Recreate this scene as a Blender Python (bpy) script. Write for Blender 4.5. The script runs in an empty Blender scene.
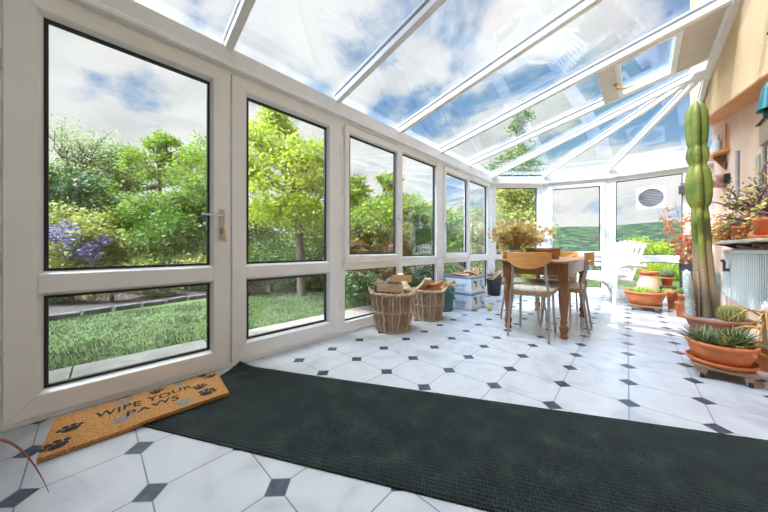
import bpy, math, random
import numpy as np
from mathutils import Vector, Matrix
SC = bpy.context.scene
COL = SC.collection
PI = math.pi
random.seed(7)
RNG = np.random.default_rng(11)

# ------------------------------------------------------------------ materials
def new_mat(name):
    m = bpy.data.materials.new(name); m.use_nodes = True
    nt = m.node_tree; nt.nodes.clear()
    out = nt.nodes.new('ShaderNodeOutputMaterial')
    return m, nt, out

def node(nt, typ, **kw):
    n = nt.nodes.new(typ)
    for k, v in kw.items():
        if k.startswith('i_'):
            key = k[2:].replace('_', ' ')
            n.inputs[key].default_value = v
        else:
            setattr(n, k, v)
    return n

def link(nt, a, ao, b, bi):
    nt.links.new(a.outputs[ao], b.inputs[bi])

def ramp(nt, stops):
    r = nt.nodes.new('ShaderNodeValToRGB')
    cr = r.color_ramp
    while len(cr.elements) < len(stops): cr.elements.new(0.5)
    for e, (p, c) in zip(cr.elements, stops):
        e.position = p; e.color = (c[0], c[1], c[2], 1)
    return r

def plain(name, col, rough=0.5, metal=0.0, var=0.06, scale=8.0, bump=0.0, bscale=60.0, spec=0.5, coat=0.0, stretch=(1, 1, 1)):
    """A slightly mottled Principled surface."""
    m, nt, out = new_mat(name)
    p = node(nt, 'ShaderNodeBsdfPrincipled'); p.inputs['Roughness'].default_value = rough
    p.inputs['Metallic'].default_value = metal
    p.inputs['Specular IOR Level'].default_value = spec
    p.inputs['Coat Weight'].default_value = coat
    tc = node(nt, 'ShaderNodeTexCoord'); mp = node(nt, 'ShaderNodeMapping')
    mp.inputs['Scale'].default_value = stretch
    link(nt, tc, 'Object', mp, 'Vector')
    n = node(nt, 'ShaderNodeTexNoise'); n.inputs['Scale'].default_value = scale; n.inputs['Detail'].default_value = 5
    link(nt, mp, 0, n, 'Vector')
    lo = [max(0, c * (1 - var * 2)) for c in col]; hi = [min(1, c * (1 + var * 2)) for c in col]
    r = ramp(nt, [(0.3, lo), (0.7, hi)])
    link(nt, n, 'Fac', r, 'Fac'); link(nt, r, 'Color', p, 'Base Color')
    if bump:
        n2 = node(nt, 'ShaderNodeTexNoise'); n2.inputs['Scale'].default_value = bscale; n2.inputs['Detail'].default_value = 3
        link(nt, mp, 0, n2, 'Vector')
        b = node(nt, 'ShaderNodeBump'); b.inputs['Strength'].default_value = bump; b.inputs['Distance'].default_value = 0.01
        link(nt, n2, 'Fac', b, 'Height'); link(nt, b, 'Normal', p, 'Normal')
    link(nt, p, 0, out, 'Surface')
    return m

def wood(name, c1, c2, scale=6.0, axis=(1, 12, 12), rough=0.45, bump=0.1):
    m, nt, out = new_mat(name)
    p = node(nt, 'ShaderNodeBsdfPrincipled'); p.inputs['Roughness'].default_value = rough
    tc = node(nt, 'ShaderNodeTexCoord'); mp = node(nt, 'ShaderNodeMapping'); mp.inputs['Scale'].default_value = axis
    link(nt, tc, 'Object', mp, 'Vector')
    n = node(nt, 'ShaderNodeTexNoise'); n.inputs['Scale'].default_value = scale; n.inputs['Detail'].default_value = 6; n.inputs['Distortion'].default_value = 0.6
    link(nt, mp, 0, n, 'Vector')
    r = ramp(nt, [(0.3, c1), (0.72, c2)])
    link(nt, n, 'Fac', r, 'Fac'); link(nt, r, 'Color', p, 'Base Color')
    b = node(nt, 'ShaderNodeBump'); b.inputs['Strength'].default_value = bump; b.inputs['Distance'].default_value = 0.004
    link(nt, n, 'Fac', b, 'Height'); link(nt, b, 'Normal', p, 'Normal')
    link(nt, p, 0, out, 'Surface')
    return m

def leafmat(name, c1, c2, c3=None, trans=0.45, rough=0.5):
    """Leaves: colour picked per leaf, some light passes through."""
    m, nt, out = new_mat(name)
    g = node(nt, 'ShaderNodeNewGeometry')
    stops = [(0.0, c1), (0.55, c2), (1.0, c3 or c2)]
    r = ramp(nt, stops); link(nt, g, 'Random Per Island', r, 'Fac')
    d = node(nt, 'ShaderNodeBsdfPrincipled'); d.inputs['Roughness'].default_value = rough
    link(nt, r, 'Color', d, 'Base Color')
    t = node(nt, 'ShaderNodeBsdfTranslucent'); link(nt, r, 'Color', t, 'Color')
    mx = node(nt, 'ShaderNodeMixShader'); mx.inputs[0].default_value = trans
    link(nt, d, 0, mx, 1); link(nt, t, 0, mx, 2); link(nt, mx, 0, out, 'Surface')
    return m

def glassmat(name, tint=(0.97, 0.985, 0.98), refl=1.0):
    """Thin window glass: clear, with a Fresnel reflection."""
    m, nt, out = new_mat(name)
    tr = node(nt, 'ShaderNodeBsdfTransparent'); tr.inputs[0].default_value = (*tint, 1)
    gl = node(nt, 'ShaderNodeBsdfGlossy'); gl.inputs['Roughness'].default_value = 0.0
    ge = node(nt, 'ShaderNodeNewGeometry'); dt = node(nt, 'ShaderNodeVectorMath', operation='DOT_PRODUCT'); link(nt, ge, 'Incoming', dt, 0); link(nt, ge, 'Normal', dt, 1)
    ab = node(nt, 'ShaderNodeMath', operation='ABSOLUTE'); nt.links.new(dt.outputs['Value'], ab.inputs[0])
    om = node(nt, 'ShaderNodeMath', operation='SUBTRACT'); om.inputs[0].default_value = 1.0; link(nt, ab, 0, om, 1)
    pw = node(nt, 'ShaderNodeMath', operation='POWER'); pw.inputs[1].default_value = 5.0; link(nt, om, 0, pw, 0)
    mu = node(nt, 'ShaderNodeMath', operation='MULTIPLY_ADD'); mu.inputs[1].default_value = 0.96*refl; mu.inputs[2].default_value = 0.04*refl; link(nt, pw, 0, mu, 0)
    mx = node(nt, 'ShaderNodeMixShader')
    link(nt, mu, 0, mx, 0); link(nt, tr, 0, mx, 1); link(nt, gl, 0, mx, 2)
    link(nt, mx, 0, out, 'Surface')
    return m

# ------------------------------------------------------------------ mesh builder
class MB:
    def __init__(s): s.v = []; s.f = []; s.m = []; s.s = []
    def add(s, vs, fs, mi=0, smooth=False):
        o = len(s.v); s.v += [tuple(v) for v in vs]
        for f in fs: s.f.append(tuple(o + i for i in f)); s.m.append(mi); s.s.append(smooth)
    def box(s, lo, hi, mi=0, M=None):
        x0, y0, z0 = lo; x1, y1, z1 = hi
        vs = [Vector(p) for p in ((x0,y0,z0),(x1,y0,z0),(x1,y1,z0),(x0,y1,z0),(x0,y0,z1),(x1,y0,z1),(x1,y1,z1),(x0,y1,z1))]
        if M is not None: vs = [M @ v for v in vs]
        fs = [(0,3,2,1),(4,5,6,7),(0,1,5,4),(1,2,6,5),(2,3,7,6),(3,0,4,7)]
        if M is not None and M.determinant() < 0: fs = [f[::-1] for f in fs]
        s.add(vs, fs, mi)
    def bar(s, a, b, w, h, up=(0,0,1), mi=0):
        """A rectangular bar from a to b, w wide and h high."""
        a = Vector(a); b = Vector(b); d = (b - a); L = d.length; d.normalize()
        r = d.cross(Vector(up))
        if r.length < 1e-5: r = d.cross(Vector((1,0,0)))
        r.normalize(); u = r.cross(d)
        M = Matrix(((d.x, r.x, u.x, a.x), (d.y, r.y, u.y, a.y), (d.z, r.z, u.z, a.z), (0,0,0,1)))
        s.box((0, -w/2, -h/2), (L, w/2, h/2), mi, M)
    def tube(s, pts, r, n=8, mi=0, cap=True, smooth=True):
        pts = [Vector(p) for p in pts]; k = len(pts)
        rs = list(r) if hasattr(r, '__len__') else [r] * k
        vs = []; fs = []; prev = None
        for i, p in enumerate(pts):
            d = (pts[min(i+1, k-1)] - pts[max(i-1, 0)])
            d = d.normalized() if d.length > 1e-9 else Vector((0,0,1))
            if prev is None:
                a = d.cross(Vector((0,0,1)))
                if a.length < 1e-3: a = d.cross(Vector((1,0,0)))
            else:
                a = prev - d * prev.dot(d)
                if a.length < 1e-6: a = d.cross(Vector((0.3,0.9,0.1)))
            a.normalize(); prev = a; b = d.cross(a)
            for j in range(n):
                t = 2*PI*j/n
                vs.append(p + (a*math.cos(t) + b*math.sin(t)) * rs[i])
        for i in range(k-1):
            for j in range(n):
                j2 = (j+1) % n
                fs.append((i*n+j, i*n+j2, (i+1)*n+j2, (i+1)*n+j))
        s.add(vs, fs, mi, smooth)
        if cap:
            s.add(vs[:n], [tuple(range(n))[::-1]], mi); s.add(vs[-n:], [tuple(range(n))], mi)
    def lathe(s, prof, c=(0,0,0), n=28, mi=0, smooth=True, sx=1.0, sy=1.0, closed=False):
        """prof: list of (radius, z); turned about the vertical through c."""
        c = Vector(c); vs = []; fs = []; k = len(prof)
        for (r, z) in prof:
            for j in range(n):
                t = 2*PI*j/n
                vs.append((c.x + r*sx*math.cos(t), c.y + r*sy*math.sin(t), c.z + z))
        for i in range(k-1):
            for j in range(n):
                j2 = (j+1) % n
                fs.append((i*n+j, i*n+j2, (i+1)*n+j2, (i+1)*n+j))
        if prof[0][0] > 1e-4: fs.append(tuple(range(n))[::-1])
        if prof[-1][0] > 1e-4: fs.append(tuple((k-1)*n + j for j in range(n)))
        s.add(vs, fs, mi, smooth)
    def prism(s, poly, vec, mi=0, smooth=False):
        vec = Vector(vec); k = len(poly); a = [Vector(p) for p in poly]; b = [p + vec for p in a]
        fs = [tuple(range(k))[::-1], tuple(range(k, 2*k))] + [(i, (i+1) % k, k+(i+1) % k, k+i) for i in range(k)]
        s.add(a + b, fs, mi, smooth)
    def ball(s, c, r, n=12, mi=0, sc=(1,1,1), M=None):
        prof = []; m = max(6, n//2 + 1)
        vs = []; fs = []; c = Vector(c)
        for i in range(m+1):
            a = -PI/2 + PI*i/m
            for j in range(n):
                t = 2*PI*j/n
                q = Vector((r*math.cos(a)*math.cos(t)*sc[0], r*math.cos(a)*math.sin(t)*sc[1], r*math.sin(a)*sc[2]))
                if M is not None: q = M @ q
                vs.append(c + q)
        for i in range(m):
            for j in range(n):
                j2 = (j+1) % n; fs.append((i*n+j, i*n+j2, (i+1)*n+j2, (i+1)*n+j))
        s.add(vs, fs, mi, True)
    def torus(s, c, R, r, n=32, k=8, mi=0, sx=1, sy=1):
        pts = []
        c = Vector(c); vs = []; fs = []
        for i in range(n):
            t = 2*PI*i/n
            for j in range(k):
                a = 2*PI*j/k
                vs.append(c + Vector(((R*sx + r*math.cos(a))*math.cos(t), (R*sy + r*math.cos(a))*math.sin(t), r*math.sin(a))))
        for i in range(n):
            for j in range(k):
                fs.append((i*k+j, ((i+1) % n)*k+j, ((i+1) % n)*k+(j+1) % k, i*k+(j+1) % k))
        s.add(vs, fs, mi, True)
    def build(s, name, mats, parent=None, bevel=0.0, base=None, subd=0, seg=2):
        """Link what was collected as ONE mesh. Vertices are in world space unless the parent sits at the origin."""
        org = Vector((0,0,0)); q = parent
        while q is not None: org += q.location; q = q.parent
        loc = Vector(base) - org if base is not None else Vector((0,0,0))
        me = bpy.data.meshes.new(name)
        off = org + loc
        me.from_pydata([(v[0]-off.x, v[1]-off.y, v[2]-off.z) for v in s.v], [], s.f)
        if not isinstance(mats, (list, tuple)): mats = [mats]
        for m in mats: me.materials.append(m)
        me.polygons.foreach_set('material_index', s.m)
        me.polygons.foreach_set('use_smooth', s.s)
        me.validate(); me.update()
        o = bpy.data.objects.new(name, me); COL.objects.link(o)
        o.location = loc
        if parent is not None: o.parent = parent
        if bevel:
            b = o.modifiers.new('bevel', 'BEVEL'); b.width = bevel; b.segments = seg; b.limit_method = 'ANGLE'; b.angle_limit = math.radians(40)
        if subd:
            b = o.modifiers.new('sub', 'SUBSURF'); b.levels = subd; b.render_levels = subd
        return o

def tag(o, label=None, cat=None, group=None, kind=None):
    if label: o['label'] = label
    if cat: o['category'] = cat
    if group: o['group'] = group
    if kind: o['kind'] = kind
    return o

def empty(name, loc=(0,0,0), label=None, cat=None, group=None, kind=None):
    o = bpy.data.objects.new(name, None); COL.objects.link(o); o.location = loc; o.empty_display_size = 0.1
    return tag(o, label, cat, group, kind)

def structure(o): o['kind'] = 'structure'; return o

def copy_tree(o, parent=None):
    c = o.copy(); COL.objects.link(c)
    if parent is not None: c.parent = parent
    for ch in [x for x in o.children]: copy_tree(ch, c)
    return c

def quads(name, V, mats, parent=None, mi=None, base=None):
    """Numpy (N,4,3) array of quads as ONE mesh (leaves, needles, grass)."""
    V = np.asarray(V, dtype=np.float32)
    org = Vector((0,0,0)); q = parent
    while q is not None: org += q.location; q = q.parent
    loc = Vector(base) - org if base is not None else Vector((0,0,0))
    off = org + loc
    N = len(V); co = (V.reshape(-1, 3) - np.array([off.x, off.y, off.z], dtype=np.float32)).ravel()
    me = bpy.data.meshes.new(name)
    me.vertices.add(N*4); me.vertices.foreach_set('co', co)
    me.loops.add(N*4); me.loops.foreach_set('vertex_index', np.arange(N*4, dtype=np.int32))
    me.polygons.add(N); me.polygons.foreach_set('loop_start', np.arange(0, N*4, 4, dtype=np.int32))
    me.polygons.foreach_set('loop_total', np.full(N, 4, dtype=np.int32))
    if not isinstance(mats, (list, tuple)): mats = [mats]
    for m in mats: me.materials.append(m)
    if mi is not None: me.polygons.foreach_set('material_index', np.asarray(mi, dtype=np.int32))
    me.update(calc_edges=True)
    o = bpy.data.objects.new(name, me); COL.objects.link(o); o.location = loc
    if parent is not None: o.parent = parent
    return o

def leaf_quads(P, size, asp=0.5, droop=0.3, updir=None, jit=0.35):
    """One pointed leaf at each point P, random heading."""
    P = np.asarray(P); n = len(P)
    d = RNG.normal(size=(n, 3)); d[:, 2] = d[:, 2]*0.6 - droop
    if updir is not None: d = d*0.5 + updir
    d /= np.linalg.norm(d, axis=1, keepdims=True) + 1e-9
    r = RNG.normal(size=(n, 3)); w = np.cross(d, r); w /= np.linalg.norm(w, axis=1, keepdims=True) + 1e-9
    L = size * (1 + jit * RNG.normal(size=(n, 1))).clip(0.4, 1.8); W = L * asp
    mid = P + d * L * 0.5
    return np.stack([P, mid + w*W*0.5, P + d*L, mid - w*W*0.5], axis=1)

def blob_points(blobs, n, hollow=0.55):
    """Points in the outer shell of a set of ellipsoids (cx,cy,cz,rx,ry,rz)."""
    B = np.array(blobs, dtype=float); vol = (B[:,3]*B[:,4]*B[:,5])**(2/3); pick = RNG.choice(len(B), size=n, p=vol/vol.sum())
    d = RNG.normal(size=(n, 3)); d /= np.linalg.norm(d, axis=1, keepdims=True)
    rad = (hollow**3 + (1-hollow**3) * RNG.random(n))**(1/3)
    return B[pick, :3] + d * rad[:, None] * B[pick, 3:6]

# the camera's own geometry: used once to find where distant garden plants stand
HEAD = math.radians(44.0); CAM_H = 0.86; FPX = 266.0; HORIZON = 249.0
def at(px, py, d):
    X = (px-384)/FPX*d; Z = (HORIZON-py)/FPX*d
    return (math.cos(HEAD)*X - math.sin(HEAD)*d, math.sin(HEAD)*X + math.cos(HEAD)*d, CAM_H + Z)

# ------------------------------------------------------------------ palette
M_pvc = plain('white_upvc', (0.85, 0.855, 0.825), 0.32, var=0.02, scale=3)
M_gasket = plain('black_rubber', (0.012, 0.012, 0.013), 0.5, var=0.1)
M_glass = glassmat('window_glass', refl=1.6)
M_roofglass = glassmat('roof_glass', (0.97, 0.985, 0.99), 1.35)
M_steel = plain('brushed_steel', (0.55, 0.54, 0.52), 0.3, 1.0, var=0.04)
M_brass = plain('brass', (0.75, 0.5, 0.18), 0.3, 1.0)
M_terra = plain('terracotta', (0.56, 0.165, 0.05), 0.75, var=0.12, scale=7, bump=0.12, bscale=40)
M_terra_pale = plain('pale_terracotta', (0.74, 0.54, 0.38), 0.85, var=0.12, scale=6, bump=0.15, bscale=30)
M_terra_bright = plain('orange_terracotta', (0.66, 0.18, 0.05), 0.6, var=0.08)
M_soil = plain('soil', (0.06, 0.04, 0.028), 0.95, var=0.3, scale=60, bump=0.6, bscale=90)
M_pine = wood('honey_pine', (0.17, 0.065, 0.022), (0.29, 0.125, 0.045), 5, (10, 10, 1.2), 0.35)
M_pinetop = wood('honey_pine_top', (0.24, 0.095, 0.035), (0.38, 0.175, 0.065), 5, (12, 1.2, 10), 0.3)
M_beech = wood('orange_beech', (0.55, 0.23, 0.055), (0.68, 0.33, 0.10), 4, (1.5, 10, 14), 0.35)
M_oldwood = wood('weathered_board', (0.16, 0.09, 0.05), (0.30, 0.19, 0.11), 7, (1, 10, 10), 0.8, 0.4)
M_black = plain('black_plastic', (0.02, 0.02, 0.022), 0.4)
M_whiteplastic = plain('white_plastic', (0.82, 0.82, 0.80), 0.35, var=0.01)
# ------------------------------------------------------------------ floor
def floor_material():
    m, nt, out = new_mat('octagon_and_dot_tiles')
    T = 0.3135
    tc = node(nt, 'ShaderNodeTexCoord')
    mp = node(nt, 'ShaderNodeMapping'); mp.vector_type = 'TEXTURE'
    mp.inputs['Location'].default_value = TILE_O; mp.inputs['Rotation'].default_value = (0, 0, TILE_R); mp.inputs['Scale'].default_value = (T, T, 1)
    link(nt, tc, 'Object', mp, 'Vector')
    sx = node(nt, 'ShaderNodeSeparateXYZ'); link(nt, mp, 0, sx, 0)
    def M(op, a, b=None):
        n = node(nt, 'ShaderNodeMath', operation=op)
        for i, q in enumerate((a, b)):
            if q is None: continue
            if isinstance(q, (int, float)): n.inputs[i].default_value = q
            else: nt.links.new(q, n.inputs[i])
        return n.outputs[0]
    fx = M('SUBTRACT', sx.outputs[0], M('ROUND', sx.outputs[0])); fy = M('SUBTRACT', sx.outputs[1], M('ROUND', sx.outputs[1]))
    ax = M('ABSOLUTE', fx); ay = M('ABSOLUTE', fy); l1 = M('ADD', ax, ay)
    dot = M('LESS_THAN', l1, 0.155)
    edge = M('MULTIPLY', M('GREATER_THAN', l1, 0.155), M('LESS_THAN', l1, 0.168))
    ln = M('LESS_THAN', M('MINIMUM', ax, ay), 0.0075)
    grout = M('MULTIPLY', M('MAXIMUM', ln, edge), M('SUBTRACT', 1.0, dot))
    # marble clouding, different on each tile
    vo = node(nt, 'ShaderNodeTexNoise'); vo.inputs['Scale'].default_value = 3.2; vo.inputs['Detail'].default_value = 7; vo.inputs['Distortion'].default_value = 1.6
    link(nt, tc, 'Object', vo, 'Vector')
    rp = ramp(nt, [(0.28, (0.33, 0.345, 0.36)), (0.44, (0.415, 0.42, 0.425)), (0.62, (0.46, 0.465, 0.465))])
    link(nt, vo, 'Fac', rp, 'Fac')
    n2 = node(nt, 'ShaderNodeTexNoise'); n2.inputs['Scale'].default_value = 25; link(nt, tc, 'Object', n2, 'Vector')
    rd = ramp(nt, [(0.35, (0.028, 0.042, 0.06)), (0.7, (0.055, 0.075, 0.10))]); link(nt, n2, 'Fac', rd, 'Fac')
    m1 = node(nt, 'ShaderNodeMix', data_type='RGBA'); nt.links.new(grout, m1.inputs[0]); link(nt, rp, 'Color', m1, 6); m1.inputs[7].default_value = (0.13, 0.125, 0.12, 1)
    m2 = node(nt, 'ShaderNodeMix', data_type='RGBA'); nt.links.new(dot, m2.inputs[0]); nt.links.new(m1.outputs[2], m2.inputs[6]); link(nt, rd, 'Color', m2, 7)
    p = node(nt, 'ShaderNodeBsdfPrincipled'); nt.links.new(m2.outputs[2], p.inputs['Base Color'])
    p.inputs['Specular IOR Level'].default_value = 0.5
    rr = M('ADD', M('MULTIPLY', grout, 0.4), 0.22); nt.links.new(rr, p.inputs['Roughness'])
    b = node(nt, 'ShaderNodeBump'); b.inputs['Strength'].default_value = 0.35; b.inputs['Distance'].default_value = 0.003
    nt.links.new(M('SUBTRACT', 1.0, grout), b.inputs['Height']); link(nt, b, 0, p, 'Normal')
    link(nt, p, 0, out, 'Surface')
    return m
TILE_R = math.radians(1.66)
TILE_O = (0.0, 0.0, 0.0)
# lattice corner (column of dots straight down the room): the dot at photo (630,402)
TILE_O = (-0.048, 2.019, 0.0)
mb = MB()
poly = [(-2.22, -0.95), (0.86, -0.95), (0.86, 6.52), (-0.44, 6.52), (-1.45, 6.15), (-2.22, 5.40)]
mb.prism([(x, y, -0.1) for x, y in poly], (0, 0, 0.1))
structure(mb.build('floor', floor_material()))

# ------------------------------------------------------------------ glazed walls
def frame_M(O, ang):
    """local (u along the wall, d into the room, z up) -> world"""
    u = Vector((math.cos(ang), math.sin(ang), 0)); d = Vector((math.sin(ang), -math.cos(ang), 0))
    return Matrix(((u.x, d.x, 0, O[0]), (u.y, d.y, 0, O[1]), (0, 0, 1, 0), (0, 0, 0, 1)))

def ring(mb, M, u0, u1, z0, z1, wl, wr, wb, wt, d0, d1, mi=0):
    """A mitred rectangular frame; w* are the widths of its four sides."""
    o = [(u0, z0), (u1, z0), (u1, z1), (u0, z1)]; i = [(u0+wl, z0+wb), (u1-wr, z0+wb), (u1-wr, z1-wt), (u0+wl, z1-wt)]
    for k in range(4):
        a, b = k, (k+1) % 4
        q = [o[a], o[b], i[b], i[a]]
        vs = [M @ Vector((p[0], d0, p[1])) for p in q] + [M @ Vector((p[0], d1, p[1])) for p in q]
        mb.add(vs, [(0,1,2,3), (7,6,5,4), (0,4,5,1), (1,5,6,2), (2,6,7,3), (3,7,4,0)], mi)

def box_uz(mb, M, u0, u1, z0, z1, d0, d1, mi=0):
    mb.box((u0, d0, z0), (u1, d1, z1), mi, M)

def pane_set(root, M, u0, u1, z0, z1, dg):
    """glass and its black gasket in an opening"""
    g = MB(); ring(g, M, u0-0.002, u1+0.002, z0-0.002, z1+0.002, 0.014, 0.014, 0.014, 0.014, dg-0.012, dg+0.012); g.build('gasket', M_gasket, root)
    p = MB(); box_uz(p, M, u0+0.008, u1-0.008, z0+0.008, z1-0.008, dg-0.004, dg+0.004); return p.build('pane', M_glass, root)

def bead(mb, M, u0, u1, z0, z1, d0, d1, w=0.018):
    """the sloping glazing bead round an opening"""
    o = [(u0-w, z0-w), (u1+w, z0-w), (u1+w, z1+w), (u0-w, z1+w)]; i = [(u0, z0), (u1, z0), (u1, z1), (u0, z1)]
    for k in range(4):
        a, b = k, (k+1) % 4
        q = [(o[a], d1), (o[b], d1), (i[b], d0+0.006), (i[a], d0+0.006)]
        r = [(o[a], d0), (o[b], d0), (i[b], d0), (i[a], d0)]
        vs = [M @ Vector((p[0], d, p[1])) for p, d in q] + [M @ Vector((p[0], d, p[1])) for p, d in r]
        mb.add(vs, [(0,1,2,3), (7,6,5,4), (0,4,5,1), (1,5,6,2), (2,6,7,3), (3,7,4,0)])

def glazed_leaf(root, M, u0, u1, z0, z1, pu0, pu1, lo, hi, d0, d1, part='leaf_frame'):
    """a leaf with a tall pane over a low one. lo, hi = (z0, z1) of the two openings"""
    mb = MB()
    ring(mb, M, u0, u1, z0, z1, pu0-0.018-u0, u1-pu1-0.018, lo[0]-0.018-z0, z1-hi[1]-0.018, d0, d1)
    box_uz(mb, M, pu0-0.018, pu1+0.018, lo[1]+0.018, hi[0]-0.018, d0+0.001, d1-0.001)
    for (a, b) in (lo, hi): bead(mb, M, pu0, pu1, a, b, d0+0.02, d1)
    mb.build(part, M_pvc, root, bevel=0.004)
    for (a, b) in (lo, hi): pane_set(root, M, pu0, pu1, a, b, d0+0.022)

def hinge(root, M, u, z, d, h=0.09):
    mb = MB(); mb.tube([M @ Vector((u, d+0.008, z-h/2)), M @ Vector((u, d+0.008, z+h/2))], 0.009, 8)
    box_uz(mb, M, u-0.02, u+0.02, z-h/2+0.01, z+h/2-0.01, d, d+0.005)
    mb.build('hinge', M_whiteplastic, root)

def sash_handle(root, M, u, z, d, down=True):
    mb = MB(); box_uz(mb, M, u-0.012, u+0.012, z-0.03, z+0.03, d, d+0.012)
    mb.tube([M @ Vector((u, d+0.01, z)), M @ Vector((u, d+0.045, z)), M @ Vector((u, d+0.05, z-0.02)), M @ Vector((u, d+0.05, z-0.11))], [0.008, 0.008, 0.009, 0.007], 8)
    mb.build('handle', M_steel, root)

LX = -2.17                                            # inner face of the long glazed wall
ML = frame_M((LX, 0), PI/2)                           # u = y, d = into the room (+x)
D0 = -0.075
def L_struct(name): return structure(empty(name, (LX, 0, 0)))

# door 1 (opening leaf with the lever handle)
r = L_struct('door_1')
glazed_leaf(r, ML, -0.345, 0.612, 0.03, 2.145, -0.227, 0.493, (0.152, 0.620), (0.749, 2.037), -0.05, 0.022)
hb = MB(); box_uz(hb, ML, 0.545, 0.575, 0.925, 1.14, 0.022, 0.03); plate = hb.build('handle_plate', M_steel, r, bevel=0.002)
hb = MB(); hb.tube([ML @ Vector((0.56, 0.03, 1.095)), ML @ Vector((0.56, 0.075, 1.095)), ML @ Vector((0.552, 0.083, 1.095)), ML @ Vector((0.43, 0.083, 1.092))], [0.009, 0.009, 0.0095, 0.008], 10)
hb.build('lever', M_steel, plate)
hb = MB(); hb.tube([ML @ Vector((0.56, 0.03, 0.99)), ML @ Vector((0.56, 0.052, 0.99))], 0.009, 10); box_uz(hb, ML, 0.557, 0.563, 0.975, 1.005, 0.05, 0.075); hb.build('lock_cylinder', M_steel, plate)
hb = MB(); box_uz(hb, ML, 0.553, 0.572, 0.955, 0.99, 0.06, 0.066); hb.tube([ML @ Vector((0.566, 0.063, 0.965)), ML @ Vector((0.575, 0.066, 0.91))], 0.006, 6); hb.build('key', M_brass, plate)
for z in (0.36, 0.80, 1.25, 1.75): hinge(r, ML, -0.36, z, 0.0)
# door 2
r = L_struct('door_2')
glazed_leaf(r, ML, 0.628, 1.600, 0.03, 2.145, 0.742, 1.460, (0.165, 0.620), (0.747, 2.030), -0.05, 0.018)
for z in (0.30, 1.05, 1.85): hinge(r, ML, 1.612, z, 0.0)

# outer frame that holds everything in the long wall
mb = MB()
box_uz(mb, ML, -0.95, 5.36, 0.0, 0.028, D0, 0.012)                   # threshold
box_uz(mb, ML, 1.674, 5.36, 0.028, 0.108, D0, -0.004)                    # bottom rail under the windows
box_uz(mb, ML, -0.40, 5.36, 2.148, 2.20, D0, 0.0)                    # head
for (a, b) in ((-0.405, -0.349), (0.613, 0.627), (1.604, 1.674), (3.375, 3.562), (5.205, 5.345)):
    box_uz(mb, ML, a, b, 0.028, 2.148, D0, 0.0)
box_uz(mb, ML, 2.51, 2.59, 0.10, 2.148, D0, -0.003); box_uz(mb, ML, 4.352, 4.43, 0.10, 2.148, D0, -0.003)
structure(mb.build('trim_1', M_pvc, None, bevel=0.003, base=(LX, 0, 0)))
mb = MB(); box_uz(mb, ML, -0.95, -0.406, 0.028, 2.2, D0-0.02, 0.0)
structure(mb.build('wall_left', M_pvc, None, base=(LX, -0.6, 0)))
# windows between the posts
def lwin(idx, u0, u1, sash):
    r = L_struct('window_%d' % idx)
    mb = MB()
    lu0, lu1 = u0, u1
    ring(mb, ML, u0-0.004, u1+0.004, 0.10, 0.73, 0.006, 0.006, 0.006, 0.09, D0+0.01, -0.006)
    bead(mb, ML, u0+0.012, u1-0.012, 0.118, 0.640, -0.055, -0.004, 0.012)
    if not sash:
        ring(mb, ML, u0-0.004, u1+0.004, 0.73, 2.15, 0.006, 0.006, 0.024, 0.055, D0+0.01, -0.006)
        bead(mb, ML, u0+0.012, u1-0.012, 0.765, 2.085, -0.055, -0.004, 0.012)
    mb.build('frame', M_pvc, r, bevel=0.003)
    pane_set(r, ML, u0+0.010, u1-0.010, 0.114, 0.642, -0.05)
    if not sash:
        pane_set(r, ML, u0+0.010, u1-0.010, 0.763, 2.087, -0.05)
    else:
        s = MB(); ring(s, ML, u0-0.012, u1+0.012, 0.715, 2.13, 0.055, 0.055, 0.075, 0.075, -0.03, 0.022)
        bead(s, ML, u0+0.062, u1-0.062, 0.808, 2.038, -0.02, 0.022, 0.02)
        s.build('sash', M_pvc, r, bevel=0.004)
        pane_set(r, ML, u0+0.060, u1-0.060, 0.806, 2.040, -0.015)
    return r
r = lwin(1, 1.674, 2.51, True); hinge(r, ML, 1.655, 0.72, 0.0); hinge(r, ML, 1.655, 1.45, 0.0); hinge(r, ML, 1.655, 2.05, 0.0); sash_handle(r, ML, 2.485, 1.25, 0.022)
lwin(2, 2.59, 3.375, False)
r = lwin(3, 3.562, 4.352, True); sash_handle(r, ML, 3.59, 1.25, 0.022); hinge(r, ML, 4.39, 0.75, 0.0)
lwin(4, 4.43, 5.205, False)

# the three facets of the far end
COR = [(-2.17, 5.372), (-1.422, 6.095), (-0.431, 6.463), (0.82, 6.463)]
mb = MB()
def facet(idx, A, B, p0, p1, sash, joint):
    ang = math.atan2(B[1]-A[1], B[0]-A[0]); L = math.hypot(B[0]-A[0], B[1]-A[1]); M = frame_M(A, ang)
    top = 2.045 if sash else 2.095; bot = 0.815 if sash else 0.755
    box_uz(mb, M, 0, L, 0.0, 0.108, D0, 0.006)
    box_uz(mb, M, 0, L, 2.12, 2.20, D0, 0.0)
    box_uz(mb, M, 0, p0-0.075, 0.108, 2.12, D0, 0.0); box_uz(mb, M, p1+0.075, L, 0.108, 2.12, D0, 0.0)
    r = structure(empty('window_%d' % idx, (A[0], A[1], 0)))
    f = MB()
    ring(f, M, p0-0.075, p1+0.075, 0.10, 0.72, 0.05, 0.05, 0.03, 0.085, D0+0.01, -0.004)
    if sash:
        ring(f, M, p0-0.075, p1+0.075, 0.72, 2.125, 0.02, 0.02, 0.02, 0.02, D0+0.01, -0.004)
        s = MB(); ring(s, M, p0-0.065, p1+0.065, 0.73, 2.115, 0.065, 0.065, bot-0.73, 2.115-top, -0.03, 0.022); s.build('sash', M_pvc, r, bevel=0.004)
    else:
        ring(f, M, p0-0.075, p1+0.075, 0.72, 2.125, 0.075, 0.075, bot-0.72, 2.125-top, D0+0.01, -0.004)
    f.build('frame', M_pvc, r, bevel=0.003)
    pane_set(r, M, p0-0.027, p1+0.027, 0.128, 0.637, -0.045)
    pane_set(r, M, p0-0.002, p1+0.002, bot-0.002, top+0.002, -0.02 if sash else -0.045)
    return r, M, L
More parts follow.
